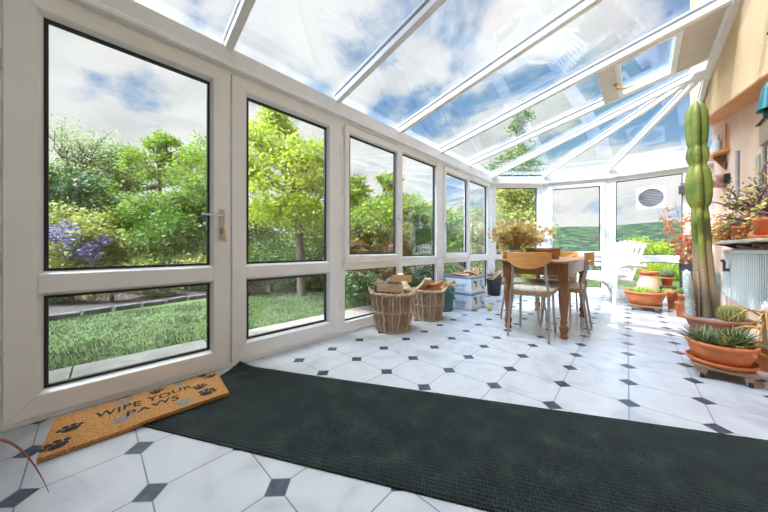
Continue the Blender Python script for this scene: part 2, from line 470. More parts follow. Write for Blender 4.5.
facet(5, COR[0], COR[1], 0.095, 0.93, False, True)
r, M2, L2 = facet(6, COR[1], COR[2], 0.163, 0.93, True, True)
sash_handle(r, M2, 0.13, 1.05, 0.022)
r, M3, L3 = facet(7, COR[2], COR[3], 0.10, 0.92, False, False)
for z in (0.9, 1.25, 1.98): hinge(r, M3, -0.012, z, 0.0)
structure(mb.build('trim_2', M_pvc, None, bevel=0.003, base=(-0.4, 6.46, 0)))

# eaves beam that runs round under the roof
mb = MB()
EZ0, EZ1 = 2.17, 2.315
inn = [(-2.135, -0.95), (-2.135, 5.36), (-1.405, 6.055), (-0.424, 6.42), (0.82, 6.42)]
outr = [(-2.30, -0.95), (-2.30, 5.43), (-1.49, 6.21), (-0.46, 6.60), (0.82, 6.60)]
for i in range(4):
    a, b, c, d = inn[i], inn[i+1], outr[i+1], outr[i]
    lo = [Vector((p[0], p[1], EZ0)) for p in (a, b, c, d)]; hi = [Vector((p[0], p[1], EZ1)) for p in (a, b, c, d)]
    mb.add(lo + hi, [(0,1,2,3), (7,6,5,4), (0,4,5,1), (1,5,6,2), (2,6,7,3), (3,7,4,0)])
# a stepped bead under the beam
for i in range(4):
    a = Vector((*inn[i], 2.185)); b = Vector((*inn[i+1], 2.185)); mb.bar(a, b, 0.03, 0.03)
structure(mb.build('trim_3', M_pvc, None, bevel=0.004, base=(-2.13, 0, 2.17)))

# ------------------------------------------------------------------ glass roof
M_rafter = plain('rafter_white', (0.82, 0.80, 0.75), 0.35, var=0.03)
M_alu = plain('grey_cap', (0.22, 0.23, 0.24), 0.4, var=0.05)
roof = structure(empty('ceiling', (0, 3, 2.3)))
RX = 0.565; SL = 0.205
def rz(x): return EZ1 + (x + 2.135) * SL
RAF = [-0.42, 0.60, 1.556, 2.50, 3.447, 4.31]
HUB = Vector((0.545, 4.62, rz(0.53)))
def rafter(a, b, w=0.052, h=0.06):
    a = Vector(a); b = Vector(b); d = (b-a).normalized()
    m1 = MB(); m1.bar(a, b, w, h); q = m1.build('rafter', M_rafter, roof, bevel=0.006)
    m2 = MB(); up = Vector((0, 0, 1)); up = (up - d*up.dot(d)).normalized(); m2.bar(a + up*(h/2+0.006), b + up*(h/2+0.006), w*1.12, 0.012); m2.build('gasket', M_alu, q)
    m3 = MB(); m3.bar(a + up*(h/2+0.026), b + up*(h/2+0.026), w*1.2, 0.018); m3.build('cap', M_rafter, q)
for y in RAF: rafter((-2.14, y, rz(-2.14)), (RX, y, rz(RX)))
HIPF = [(-2.14, 5.35, EZ1), (-1.40, 6.05, EZ1), (-0.424, 6.42, EZ1)]
for f in HIPF: rafter(f, HUB + (Vector(f)-HUB).normalized()*0.10, 0.046, 0.055)
rafter((0.52, 6.44, EZ1), HUB + Vector((0, 0.10, -0.02)), 0.046, 0.055)
def roof_pane(pts, lift=0.042):
    n = (Vector(pts[1])-Vector(pts[0])).cross(Vector(pts[2])-Vector(pts[0])).normalized()
    if n.z < 0: n = -n
    mb = MB(); mb.prism([Vector(p) + n*lift for p in pts], n*0.006); return mb.build('pane', M_roofglass, roof)
for i in range(5):
    y0, y1 = RAF[i], RAF[i+1]
    xe = RX if i < 4 else 0.32
    roof_pane([(-2.2, y0, rz(-2.2)), (xe, y0, rz(xe)), (xe, y1, rz(xe)), (-2.2, y1, rz(-2.2))])
roof_pane([(-2.2, -0.9, rz(-2.2)), (RX, -0.9, rz(RX)), (RX, RAF[0], rz(RX)), (-2.2, RAF[0], rz(-2.2))])
roof_pane([(-2.2, RAF[5], rz(-2.2)), (0.5, RAF[5], rz(0.5)), tuple(HUB), (-2.16, 5.38, rz(-2.16))])
roof_pane([(-2.16, 5.38, EZ1), tuple(HUB), (-1.42, 6.09, EZ1)])
roof_pane([(-1.42, 6.09, EZ1), tuple(HUB), (-0.43, 6.46, EZ1)])
roof_pane([(-0.43, 6.46, EZ1), tuple(HUB), (0.55, 6.48, EZ1)])
# hub plate where the hips meet
mb = MB(); mb.prism([HUB + Vector(p) for p in ((0.03,-0.13,-0.05), (-0.12,-0.12,-0.06), (-0.15,0.02,-0.07), (-0.07,0.12,-0.07), (0.03,0.13,-0.07))], (0, 0, 0.07)); mb.build('hub_plate', M_rafter, roof, bevel=0.01)
# solid panel, cross bar and opening roof light between the last two rafters
y0, y1 = RAF[4]+0.03, RAF[5]-0.03
mb = MB(); mb.prism([(0.27, y0, rz(0.27)-0.02), (RX, y0, rz(RX)-0.02), (RX, y1, rz(RX)-0.02), (0.27, y1, rz(0.27)-0.02)], (0, 0, 0.045)); mb.build('solid_panel', plain('beige_panel', (0.62, 0.55, 0.45), 0.5, var=0.03), roof)
mb = MB(); mb.bar((RX-0.04, y0, rz(RX)-0.035), (RX-0.04, HUB.y, rz(RX)-0.045), 0.05, 0.05); mb.bar((RX-0.02, -0.9, rz(RX)-0.02), (RX-0.02, 4.7, rz(RX)-0.02), 0.05, 0.09); mb.build('ridge_flashing', M_rafter, roof)
mb = MB(); mb.prism([(-0.33, y0, rz(-0.33)-0.02), (-0.19, y0, rz(-0.19)-0.02), (-0.19, y1, rz(-0.19)-0.02), (-0.33, y1, rz(-0.33)-0.02)], (0, 0, 0.05)); xb = mb.build('cross_bar', plain('cream_bar', (0.66, 0.61, 0.52), 0.45, var=0.02), roof, bevel=0.006)
mb = MB()
for (xa, xb_) in ((-0.19, -0.15), (0.23, 0.27)): mb.bar((xa+0.02, y0, rz(xa+0.02)-0.012), (xa+0.02, y1, rz(xa+0.02)-0.012), 0.045, 0.05)
for ya in (y0+0.02, y1-0.02): mb.bar((-0.19, ya, rz(-0.19)-0.012), (0.27, ya, rz(0.27)-0.012), 0.045, 0.05)
sk = mb.build('roof_light_frame', M_whiteplastic, roof, bevel=0.005)
mb = MB(); yb = 0.5*(y0+y1)-0.1; xh = -0.20
mb.tube([(xh, yb+0.15, rz(xh)-0.03), (xh, yb+0.15, rz(xh)-0.07), (xh+0.08, yb+0.18, rz(xh)-0.08), (xh+0.15, yb+0.2, rz(xh)-0.065)], 0.009, 8); mb.box((xh-0.02, yb+0.12, rz(xh)-0.045), (xh+0.02, yb+0.18, rz(xh)-0.02)); mb.build('handle', M_brass, sk)

# ------------------------------------------------------------------ house walls
def stucco(name, c, bump, sc):
    m, nt, out = new_mat(name)
    p = node(nt, 'ShaderNodeBsdfPrincipled'); p.inputs['Roughness'].default_value = 0.9
    tc = node(nt, 'ShaderNodeTexCoord'); n = node(nt, 'ShaderNodeTexNoise'); n.inputs['Scale'].default_value = sc; n.inputs['Detail'].default_value = 4; link(nt, tc, 'Object', n, 'Vector')
    n2 = node(nt, 'ShaderNodeTexNoise'); n2.inputs['Scale'].default_value = 2.0; link(nt, tc, 'Object', n2, 'Vector')
    r = ramp(nt, [(0.3, [q*0.86 for q in c]), (0.7, [min(1, q*1.08) for q in c])]); link(nt, n2, 'Fac', r, 'Fac'); link(nt, r, 'Color', p, 'Base Color')
    b = node(nt, 'ShaderNodeBump'); b.inputs['Strength'].default_value = bump; b.inputs['Distance'].default_value = 0.012; link(nt, n, 'Fac', b, 'Height'); link(nt, b, 0, p, 'Normal')
    link(nt, p, 0, out, 'Surface'); return m
M_stucco = stucco('rough_sand_render', (0.74, 0.51, 0.29), 0.9, 70)
M_pink = stucco('smooth_pink_plaster', (0.72, 0.50, 0.38), 0.2, 25)
WXR = 0.80
mb = MB(); mb.box((WXR, -0.95, 0), (WXR+0.35, 6.55, 2.75))
structure(mb.build('wall_right', M_pink, None, base=(WXR, 2, 0)))
def zs(y): return 2.345 + (y-4.557)*0.2245
mb = MB()
P = [(0.57, -0.95, zs(-0.95)), (0.57, 6.50, zs(6.50)), (0.57, 6.50, 6.2), (0.57, -0.95, 6.2)]
mb.prism(P, (0.6, 0, 0))
structure(mb.build('wall_upper', M_stucco, None, base=(0.57, 2, 2)))
mb = MB(); P = [(0.572, -0.95, zs(-0.95)-0.012), (0.572, 6.50, zs(6.50)-0.012), (0.572, 6.50, zs(6.50)), (0.572, -0.95, zs(-0.95))]; mb.prism(P, (0.228, 0, 0))
structure(mb.build('trim_4', plain('orange_soffit', (0.62, 0.27, 0.10), 0.7, var=0.06), None, base=(0.57, 2, 2)))
mb = MB(); mb.box((-4.2, -1.3, -0.1), (6.0, -0.95, 7.9))  # unseen house end, made tall and wide to keep sun off the floor
structure(mb.build('wall_back_sunblock', stucco('cream_render', (0.74, 0.75, 0.71), 0.4, 40), None, base=(0, -1, 0)))
# ------------------------------------------------------------------ mats on the floor
def coir():
    m, nt, out = new_mat('coir'); p = node(nt, 'ShaderNodeBsdfPrincipled'); p.inputs['Roughness'].default_value = 0.95
    tc = node(nt, 'ShaderNodeTexCoord'); n = node(nt, 'ShaderNodeTexNoise'); n.inputs['Scale'].default_value = 160; n.inputs['Detail'].default_value = 3; link(nt, tc, 'Object', n, 'Vector')
    r = ramp(nt, [(0.3, (0.30, 0.115, 0.025)), (0.7, (0.66, 0.33, 0.095))]); link(nt, n, 'Fac', r, 'Fac'); link(nt, r, 'Color', p, 'Base Color')
    b = node(nt, 'ShaderNodeBump'); b.inputs['Strength'].default_value = 1.0; b.inputs['Distance'].default_value = 0.01; link(nt, n, 'Fac', b, 'Height'); link(nt, b, 0, p, 'Normal')
    link(nt, p, 0, out, 'Surface'); return m
M_coir = coir()
M_printblack = plain('black_print', (0.018, 0.016, 0.015), 0.95, var=0.3, scale=150, bump=0.8, bscale=160)
M_printgrey = plain('grey_print', (0.20, 0.21, 0.20), 0.95, var=0.25, scale=150, bump=0.8, bscale=160)
dm = tag(empty('doormat', (-1.91, 0.15, 0)), 'orange coir doormat with printed words and paw prints, beside the door', 'doormat')
DT = 0.021
# mat corners (seen from the room: left edge, right edge)
c00 = Vector((-1.735, -0.20)); c10 = Vector((-1.715, 0.485)); c01 = Vector((-2.085, -0.185)); c11 = Vector((-2.105, 0.51))
def matpt(u, v, z): a = c00.lerp(c10, u); b = c01.lerp(c11, u); q = a.lerp(b, v); return (q.x, q.y, z)
mb = MB(); NU, NV = 40, 24
RDIR = Vector((0.8788, 0.4772)); RP0 = Vector((-2.118, 0.672)); RPERP = Vector((0.4772, -0.8788))
def over_runner(x, y):
    q = Vector((x, y)) - RP0; a = q.dot(RDIR); b = q.dot(RPERP)
    return max(0, min(1, (a+0.06)/0.06)) * max(0, min(1, (0.73-b)/0.06))
def mz(u, v):
    p = matpt(u, v, 0); return 0.010 * over_runner(p[0], p[1])
top = [[matpt(i/NU, j/NV, DT + mz(i/NU, j/NV)) for j in range(NV+1)] for i in range(NU+1)]
vs = [p for row in top for p in row]; W = NV+1
mb.add(vs, [(i*W+j, (i+1)*W+j, (i+1)*W+j+1, i*W+j+1) for i in range(NU) for j in range(NV)])
edge = [(i, 0) for i in range(NU)] + [(NU, j) for j in range(NV)] + [(i, NV) for i in range(NU, 0, -1)] + [(0, j) for j in range(NV, 0, -1)]
for k in range(len(edge)):
    a = top[edge[k][0]][edge[k][1]]; b = top[edge[(k+1) % len(edge)][0]][edge[(k+1) % len(edge)][1]]
    mb.add([(a[0], a[1], a[2]-0.018), (b[0], b[1], b[2]-0.018), b, a], [(0,1,2,3)])
mb.build('pile', M_coir, dm)
def flat_poly(mb, pts, u, v, s, rot, mi=0):
    """a flat printed shape on the mat, s metres big, centred at (u,v)"""
    c, sn = math.cos(rot), math.sin(rot); q = []
    for (x, y) in pts:
        X = (x*c - y*sn)*s; Y = (x*sn + y*c)*s
        uu = u + X/0.69; vv = v + Y/0.37
        q.append(matpt(uu, vv, DT + mz(min(1, max(0, uu)), min(1, max(0, vv))) + 0.0012))
    mb.add(q, [tuple(range(len(q)))], mi)
def ell(cx, cy, rx, ry, n=12): return [(cx + rx*math.cos(2*PI*k/n), cy + ry*math.sin(2*PI*k/n)) for k in range(n)]
paws = [(0.065, 0.17, 0.075, 0.5, 0), (0.10, 0.52, 0.07, 0.2, 0), (0.36, 0.30, 0.075, -0.2, 1), (0.36, 0.83, 0.055, 0.1, 1), (0.55, 0.86, 0.055, -0.2, 0), (0.71, 0.90, 0.055, -0.2, 1),
        (0.70, 0.13, 0.07, -0.3, 1), (0.86, 0.22, 0.075, -0.5, 0), (0.83, 0.48, 0.06, -0.3, 0), (0.94, 0.78, 0.06, 0.3, 0), (0.89, 0.94, 0.045, 0.3, 0)]
for (u, v, s, rot, k) in paws:
    mb = MB()
    flat_poly(mb, ell(0, -0.12, 0.42, 0.32), u, v, s, rot)
    for (a, b, rr) in ((-0.48, 0.18, 0.15), (-0.18, 0.42, 0.17), (0.18, 0.42, 0.17), (0.48, 0.18, 0.15)): flat_poly(mb, ell(a, b, rr, rr*1.35, 9), u, v, s, rot)
    mb.build('paw_print', M_printgrey if k else M_printblack, dm)
def text_mesh(body, size, spacing=1.1):
    cu = bpy.data.curves.new('lettering', 'FONT'); cu.body = body; cu.size = size; cu.align_x = 'CENTER'; cu.align_y = 'CENTER'; cu.space_character = spacing; cu.offset = 0.0016*size/0.07; cu.resolution_u = 3
    o = bpy.data.objects.new('lettering', cu); COL.objects.link(o); bpy.context.view_layer.update()
    dg = bpy.context.evaluated_depsgraph_get(); me = bpy.data.meshes.new_from_object(o.evaluated_get(dg)); 
    vs = [tuple(v.co) for v in me.vertices]; fs = [tuple(p.vertices) for p in me.polygons]
    bpy.data.objects.remove(o); bpy.data.curves.remove(cu); bpy.data.meshes.remove(me)
    return vs, fs
for body, u, v, w in (('WIPE YOUR', 0.495, 0.64, 0.40), ('PAWS', 0.525, 0.38, 0.215)):
    vs, fs = text_mesh(body, 0.07); mx = max(abs(p[0]) for p in vs); k = w/2/mx
    mb = MB(); q = []
    for (x, y, z) in vs:
        uu = u + x*k/0.69; vv = v + (y*1.25 + 0.006*math.sin(x*60))/0.37; q.append(matpt(uu, vv, DT + mz(uu, vv) + 0.0012))
    mb.add(q, fs); mb.build('lettering', M_printblack, dm)

def rubber():
    m, nt, out = new_mat('dark_green_ribbed_rubber'); p = node(nt, 'ShaderNodeBsdfPrincipled'); p.inputs['Roughness'].default_value = 0.7; p.inputs['Specular IOR Level'].default_value = 0.3
    tc = node(nt, 'ShaderNodeTexCoord'); n = node(nt, 'ShaderNodeTexNoise'); n.inputs['Scale'].default_value = 9; n.inputs['Detail'].default_value = 8; link(nt, tc, 'Object', n, 'Vector')
    r = ramp(nt, [(0.35, (0.007, 0.013, 0.012)), (0.55, (0.011, 0.022, 0.019)), (0.75, (0.022, 0.046, 0.035))]); link(nt, n, 'Fac', r, 'Fac'); link(nt, r, 'Color', p, 'Base Color')
    mp = node(nt, 'ShaderNodeMapping'); mp.inputs['Rotation'].default_value = (0, 0, -0.4975); link(nt, tc, 'Object', mp, 'Vector')
    w1 = node(nt, 'ShaderNodeTexWave'); w1.bands_direction = 'X'; w1.inputs['Scale'].default_value = 26; w1.inputs['Distortion'].default_value = 0.6; link(nt, mp, 0, w1, 'Vector')
    w2 = node(nt, 'ShaderNodeTexWave'); w2.bands_direction = 'Y'; w2.inputs['Scale'].default_value = 18; w2.inputs['Distortion'].default_value = 0.6; link(nt, mp, 0, w2, 'Vector')
    mu = node(nt, 'ShaderNodeMath', operation='MULTIPLY'); link(nt, w1, 'Fac', mu, 0); link(nt, w2, 'Fac', mu, 1)
    b = node(nt, 'ShaderNodeBump'); b.inputs['Strength'].default_value = 1.0; b.inputs['Distance'].default_value = 0.012; nt.links.new(mu.outputs[0], b.inputs['Height']); link(nt, b, 0, p, 'Normal')
    link(nt, p, 0, out, 'Surface'); return m
mb = MB(); NU, NV = 100, 24; L, Wd = 2.9, 0.672
def runpt(i, j):
    a = L*i/NU; b = Wd*j/NV
    c = 0.035   # rounded corner by the door
    q = RP0 + RDIR*a + RPERP*b
    z = 0.0075
    dd = math.hypot(a, b)
    if dd < 0.14: z += 0.03*(1 - dd/0.14)**1.5                       # the corner by the door curls up a little
    z += 0.004*max(0, math.sin(a*7+b*3))*max(0, 1-a/1.2)*(1 if b < 0.25 else 0)*max(0, 1-b/0.25)
    return (q.x, q.y, z)
g = [[runpt(i, j) for j in range(NV+1)] for i in range(NU+1)]; W = NV+1
vs = [p for r_ in g for p in r_]
mb.add(vs, [(i*W+j, i*W+j+1, (i+1)*W+j+1, (i+1)*W+j) for i in range(NU) for j in range(NV)], 0, True)
mb.f = [f[::-1] for f in mb.f]
run = mb.build('runner_mat', rubber(), None, base=(RP0.x, RP0.y, 0))
so = run.modifiers.new('thick', 'SOLIDIFY'); so.thickness = 0.006; so.offset = -1
if run.data.polygons[0].normal.z < 0: run.data.flip_normals()
tag(run, 'long dark green ribbed rubber runner lying diagonally across the tiles', 'mat')

# ------------------------------------------------------------------ wicker log baskets and logs
def wicker():
    m, nt, out = new_mat('grey_brown_wicker'); p = node(nt, 'ShaderNodeBsdfPrincipled'); p.inputs['Roughness'].default_value = 0.75
    g = node(nt, 'ShaderNodeNewGeometry'); tc = node(nt, 'ShaderNodeTexCoord'); n = node(nt, 'ShaderNodeTexNoise'); n.inputs['Scale'].default_value = 14; n.inputs['Detail'].default_value = 4; link(nt, tc, 'Object', n, 'Vector')
    a = node(nt, 'ShaderNodeMath', operation='MULTIPLY_ADD'); a.inputs[1].default_value = 0.6; link(nt, g, 'Random Per Island', a, 0)
    h = node(nt, 'ShaderNodeMath', operation='MULTIPLY'); h.inputs[1].default_value = 0.55; link(nt, n, 'Fac', h, 0); link(nt, h, 0, a, 2)
    r = ramp(nt, [(0.15, (0.20, 0.125, 0.07)), (0.5, (0.42, 0.29, 0.18)), (0.95, (0.66, 0.51, 0.36))]); link(nt, a, 0, r, 'Fac'); link(nt, r, 'Color', p, 'Base Color')
    w = node(nt, 'ShaderNodeTexWave'); w.bands_direction = 'Z'; w.inputs['Scale'].default_value = 22; w.inputs['Distortion'].default_value = 2.0; link(nt, tc, 'Object', w, 'Vector')
    b = node(nt, 'ShaderNodeBump'); b.inputs['Strength'].default_value = 0.4; b.inputs['Distance'].default_value = 0.004; link(nt, w, 'Fac', b, 'Height'); link(nt, b, 0, p, 'Normal')
    link(nt, p, 0, out, 'Surface'); return m
M_wicker = wicker()
M_bark = plain('bark', (0.30, 0.22, 0.155), 0.95, var=0.3, scale=30, bump=1.0, bscale=45, stretch=(1, 1, 0.3))
M_split = wood('split_wood', (0.50, 0.27, 0.10), (0.74, 0.50, 0.25), 6, (14, 14, 1.2), 0.8, 0.4)
M_splitpale = wood('pale_split_wood', (0.62, 0.45, 0.27), (0.80, 0.66, 0.46), 6, (14, 14, 1.2), 0.8, 0.4)
M_splitred = wood('red_split_wood', (0.40, 0.15, 0.05), (0.58, 0.27, 0.10), 6, (14, 14, 1.2), 0.8, 0.4)
M_logend = plain('log_end', (0.60, 0.40, 0.22), 0.85, var=0.15, scale=40)

def basket(cx, cy, rb, rt, h, label, lean=0.0):
    r = tag(empty('wicker_basket', (cx, cy, 0)), label, 'basket', 'wicker log baskets')
    mb = MB()
    def rad(z): t = z/h; return rb + (rt-rb)*t + 0.012*math.sin(PI*t)
    zs_ = [h*i/20 for i in range(21)]
    mb.lathe([(rad(z)-0.004, z+0.004) for z in zs_] + [(rad(z)-0.018, z+0.004) for z in zs_[::-1] if z > 0.02] + [(0, 0.02)], (cx, cy, 0), 48)
    NS = 38
    for k in range(NS):                                             # the close upright stakes
        a = 2*PI*k/NS
        pts = []
        for i, z in enumerate(zs_):
            rr = rad(z) + 0.004*(1 if (i//3 + k) % 2 else -1)
            pts.append((cx + rr*math.cos(a + 0.02*math.sin(z*20+k)), cy + rr*math.sin(a + 0.02*math.sin(z*20+k)), z+0.004))
        mb.tube(pts, 0.0105, 8)
    mb.build('basket_body', M_wicker, r)
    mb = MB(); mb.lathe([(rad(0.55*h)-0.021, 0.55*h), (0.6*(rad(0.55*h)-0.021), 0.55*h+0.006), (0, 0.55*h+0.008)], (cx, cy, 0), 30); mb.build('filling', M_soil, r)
    for zc in (0.0, 0.5):
        mb = MB()
        for s in range(3): mb.torus((cx, cy, 0.012 + zc*h + (s-1)*0.009 + 0.006), rad(zc*h)+0.004, 0.007, 44, 6)
        mb.build('woven_band', M_wicker, r)
    mb = MB()                                                       # rolled rim: two strands plaited
    for ph in (0, PI):
        pts = [(cx + (rt+0.004+0.010*math.cos(12*2*PI*k/120+ph))*math.cos(2*PI*k/120), cy + (rt+0.004+0.010*math.cos(12*2*PI*k/120+ph))*math.sin(2*PI*k/120), h + 0.010*math.sin(12*2*PI*k/120+ph)) for k in range(121)]
        mb.tube(pts, 0.012, 6, cap=False)
    mb.build('rim', M_wicker, r)
    for a0 in (0.6, 0.6+PI):
        mb = MB(); pts = []
        for k in range(13):
            t = k/12; a = a0 - 0.28 + 0.56*t; pts.append((cx + (rt+0.012+0.02*math.sin(PI*t))*math.cos(a), cy + (rt+0.012+0.02*math.sin(PI*t))*math.sin(a), h - 0.005 + 0.045*math.sin(PI*t)))
        mb.tube(pts, 0.010, 6); mb.build('handle', M_wicker, r)
    return r
basket(-1.925, 2.125, 0.165, 0.222, 0.395, 'larger wicker basket heaped with firewood, nearest the door')
basket(-1.905, 2.755, 0.155, 0.198, 0.355, 'smaller brown wicker basket of firewood, left of the green bucket')

def log_mb(L, R, kind, seed):
    """a split log along its local z: kind 0 whole round, 1 half, 2 wedge, 3 flat slab"""
    rg = random.Random(seed); mb = MB()
    if kind == 0: ang = [2*PI*k/12 for k in range(12)]; prof = [(R*math.cos(a)*rg.uniform(.92, 1.06), R*math.sin(a)*rg.uniform(.92, 1.06)) for a in ang]; bark = set(range(12))
    elif kind == 1: prof = [(R*math.cos(PI*k/7)*rg.uniform(.94, 1.05), R*math.sin(PI*k/7)*rg.uniform(.94, 1.05)) for k in range(8)]; bark = {2, 3, 4}
    elif kind == 2: prof = [(-R*0.05, -R*0.35)] + [(R*1.15*math.cos(PI*(0.18+0.64*k/5))*rg.uniform(.95, 1.05), R*1.15*math.sin(PI*(0.18+0.64*k/5)) - R*0.35) for k in range(6)]; bark = {2, 3, 4}
    else: prof = [(-R, -R*.3), (R*.9, -R*.35), (R, R*.25), (R*.2, R*.42), (-R*.85, R*.3)]; bark = {3}
    n = len(prof); NS = 6; vs = []
    for i in range(NS+1):
        t = i/NS; sc = 1 + 0.06*math.sin(t*5+seed); dx = 0.012*math.sin(t*3+seed); dy = 0.010*math.cos(t*4+seed)
        for (x, y) in prof: vs.append((x*sc*rg.uniform(.97, 1.03)+dx, y*sc*rg.uniform(.97, 1.03)+dy, (t-0.5)*L + (0.012*rg.uniform(-1, 1) if i in (0, NS) else 0)))
    for i in range(NS):
        for j in range(n):
            j2 = (j+1) % n
            mb.add([], [])
            mb.f.append((i*n+j, i*n+j2, (i+1)*n+j2, (i+1)*n+j)); mb.m.append(0 if j in bark else 1); mb.s.append(False)
    mb.v = vs
    mb.f.append(tuple(range(n))[::-1]); mb.m.append(2); mb.s.append(False)
    mb.f.append(tuple(NS*n+j for j in range(n))); mb.m.append(2); mb.s.append(False)
    return mb
LOGN = [0]
LOG_LABEL = {
 0: 'broad pale split log lying along the front of the larger wicker basket',
 1: 'pale split log half hidden behind the topmost log of the larger basket',
 2: 'piece of firewood buried under the others in the larger wicker basket',
 3: 'small bit of split wood low at the left front of the larger basket',
 4: 'grey barked log at the back of the larger basket, near the window',
 5: 'brown barked log between front slab and window in the larger basket',
 6: 'barked log just showing low at the right in the larger basket',
 7: 'piece of firewood buried under the others in the larger wicker basket',
 8: 'piece of firewood buried under the others in the larger wicker basket',
 9: 'pale wedge tilted down at the right rim of the larger basket',
 10: 'honey brown split log topmost on the heap of the larger basket',
 11: 'pale slab standing up at the left of the smaller wicker basket',
 12: 'pale wedge squeezed behind the upright slab of the smaller basket',
 13: 'orange brown split log along the front rim of the smaller basket',
 14: 'piece of firewood buried under the others in the smaller wicker basket',
 15: 'orange wood piece lying on top right of the smaller basket',
 16: 'piece of firewood buried under the others in the smaller wicker basket',
 17: 'piece of firewood buried under the others in the smaller wicker basket',
 18: 'sliver of pale wood at the back left of the smaller basket',
 19: 'brown half log lowest in the green bucket',
 20: 'orange flat stick in the middle of the green bucket',
 21: 'pale stick pointing up at the right of the green bucket',
 22: 'brown slab at the left of the green bucket beside the basket',
 23: 'piece of firewood buried under the others in the upper carton',
 24: 'piece of firewood buried under the others in the upper carton',
 25: 'barked log low under the others, right side of the upper carton',
 26: 'grey brown log sticking up slantwise at the back of the upper carton',
 27: 'piece of firewood buried under the others in the upper carton',
 28: 'grey barked piece near the front right corner of the upper carton',
 29: 'pale slab lying in the middle of the upper carton heap',
 30: 'brown upright piece at the right of the upper carton',
 31: 'grey barked log at the far left of the upper carton',
 32: 'orange split log lying along the front left edge of the upper carton',
 33: 'small pale wedge in the middle front of the upper carton',
 34: 'small brown wedge at the far right of the upper carton',
 35: 'orange brown half log lying in the black corner pot',
 36: 'dark barked log at the left in the black corner pot',
 37: 'pale slab leaning out at the right of the black corner pot',
}
# where each log came to rest in its pile (x, y, z, quaternion)
SETTLED = [
  (-1.8592, 2.0135, 0.4585, 0.6864, -0.1786, 0.6665, 0.2297),
  (-1.925, 2.1514, 0.5102, 0.2036, 0.084, -0.7105, -0.6684),
  (-1.8907, 1.9667, 0.302, 0.2536, 0.1884, 0.9149, 0.2515),
  (-2.0068, 2.0431, 0.3625, 0.0065, -0.0722, -0.9194, 0.3866),
  (-2.0195, 2.1822, 0.4601, 0.1375, 0.2213, 0.7629, 0.5918),
  (-1.9488, 2.0647, 0.452, 0.6318, -0.0644, 0.7234, 0.2708),
  (-1.9206, 2.2017, 0.3823, 0.5453, -0.484, 0.5747, -0.3716),
  (-1.9754, 2.0707, 0.3266, 0.6771, -0.2297, 0.6295, -0.3042),
  (-1.889, 2.1564, 0.2835, 0.5989, -0.2088, 0.7066, -0.3137),
  (-1.8347, 2.224, 0.5136, 0.1002, -0.5565, 0.6547, -0.5016),
  (-1.7665, 2.1052, 0.5532, 0.4897, -0.4668, 0.6008, 0.4259),
  (-1.9019, 2.6441, 0.4201, 0.7478, 0.2112, 0.2246, 0.588),
  (-1.9452, 2.7378, 0.3873, 0.6247, 0.0862, 0.4744, 0.6143),
  (-1.8145, 2.6793, 0.3517, 0.6617, -0.2827, 0.6167, 0.3192),
  (-1.8813, 2.8041, 0.3407, 0.7026, -0.6138, 0.2224, -0.2829),
  (-1.8366, 2.8019, 0.4109, 0.6428, -0.6111, -0.1871, -0.4222),
  (-1.8831, 2.7036, 0.2655, 0.6992, -0.6186, 0.3025, -0.1922),
  (-1.9387, 2.8224, 0.2632, 0.6129, -0.5924, 0.4776, -0.2129),
  (-1.9637, 2.8421, 0.3772, 0.3606, 0.2473, 0.5757, 0.6909),
  (-1.9809, 3.2855, 0.2825, 0.5311, -0.7406, 0.0607, -0.4073),
  (-1.9768, 3.274, 0.3158, 0.5589, -0.548, 0.2547, -0.5678),
  (-1.9629, 3.3361, 0.3253, 0.6955, 0.2577, 0.3641, 0.5633),
  (-2.0106, 3.2926, 0.3524, 0.8128, 0.2654, 0.4844, -0.1849),
  (-1.9096, 3.5738, 0.4115, 0.5115, -0.43, 0.5747, -0.4725),
  (-1.9154, 3.6731, 0.4063, 0.1197, -0.666, 0.1552, -0.7197),
  (-1.9169, 3.7719, 0.4058, 0.581, -0.373, 0.5832, -0.4281),
  (-1.9435, 3.87, 0.4896, 0.1841, 0.7877, 0.3946, 0.4359),
  (-1.9865, 3.5355, 0.426, 0.6319, 0.3916, 0.5359, 0.4003),
  (-1.7832, 3.6959, 0.451, 0.6762, 0.5103, 0.3087, 0.4325),
  (-1.8095, 3.733, 0.4949, 0.5302, -0.8157, 0.0459, -0.2266),
  (-1.745, 3.7823, 0.5253, 0.7339, -0.4335, 0.1827, 0.49),
  (-1.9978, 3.624, 0.4657, 0.2206, -0.621, -0.4128, 0.6287),
  (-1.8661, 3.5661, 0.4612, 0.4598, 0.511, 0.5844, 0.4312),
  (-1.97, 3.7281, 0.4599, 0.403, 0.3703, 0.5674, 0.6152),
  (-1.7814, 3.8411, 0.4968, 0.4995, 0.045, 0.662, 0.557),
  (-1.9696, 4.9921, 0.3257, 0.5751, -0.6129, 0.1891, -0.5078),
  (-1.9695, 4.9858, 0.3736, 0.717, -0.3714, 0.5898, -0.0068),
  (-1.9203, 4.9549, 0.3732, 0.2671, 0.8761, 0.1885, -0.3544),
]
def put_log(loc, d, roll, L, R, kind, seed, label, group, mats=None, name='firewood_log'):
    o = log_mb(L, R, kind, seed).build(name, mats or [M_bark, M_split, M_logend])
    z = Vector(d).normalized(); f = Vector((0.5, -0.5, 0.75)); y = -(f - z*f.dot(z)).normalized(); x = y.cross(z)
    q = Matrix(((x.x, y.x, z.x), (x.y, y.y, z.y), (x.z, y.z, z.z))).to_quaternion()
    o.rotation_mode = 'QUATERNION'
    o.rotation_quaternion = q @ Matrix.Rotation((roll % 1.0) - 0.5, 3, 'Z').to_quaternion()
    o.location = loc
    k = LOGN[0]; LOGN[0] += 1
    if k < len(SETTLED): x_, y_, z_, qw, qx, qy, qz = SETTLED[k]; o.location = (x_, y_, z_); o.rotation_quaternion = (qw, qx, qy, qz)
    if k in (0, 10): o.scale = (0.8, 0.8, 0.92)
    return tag(o, LOG_LABEL.get(k, label), 'firewood', group)
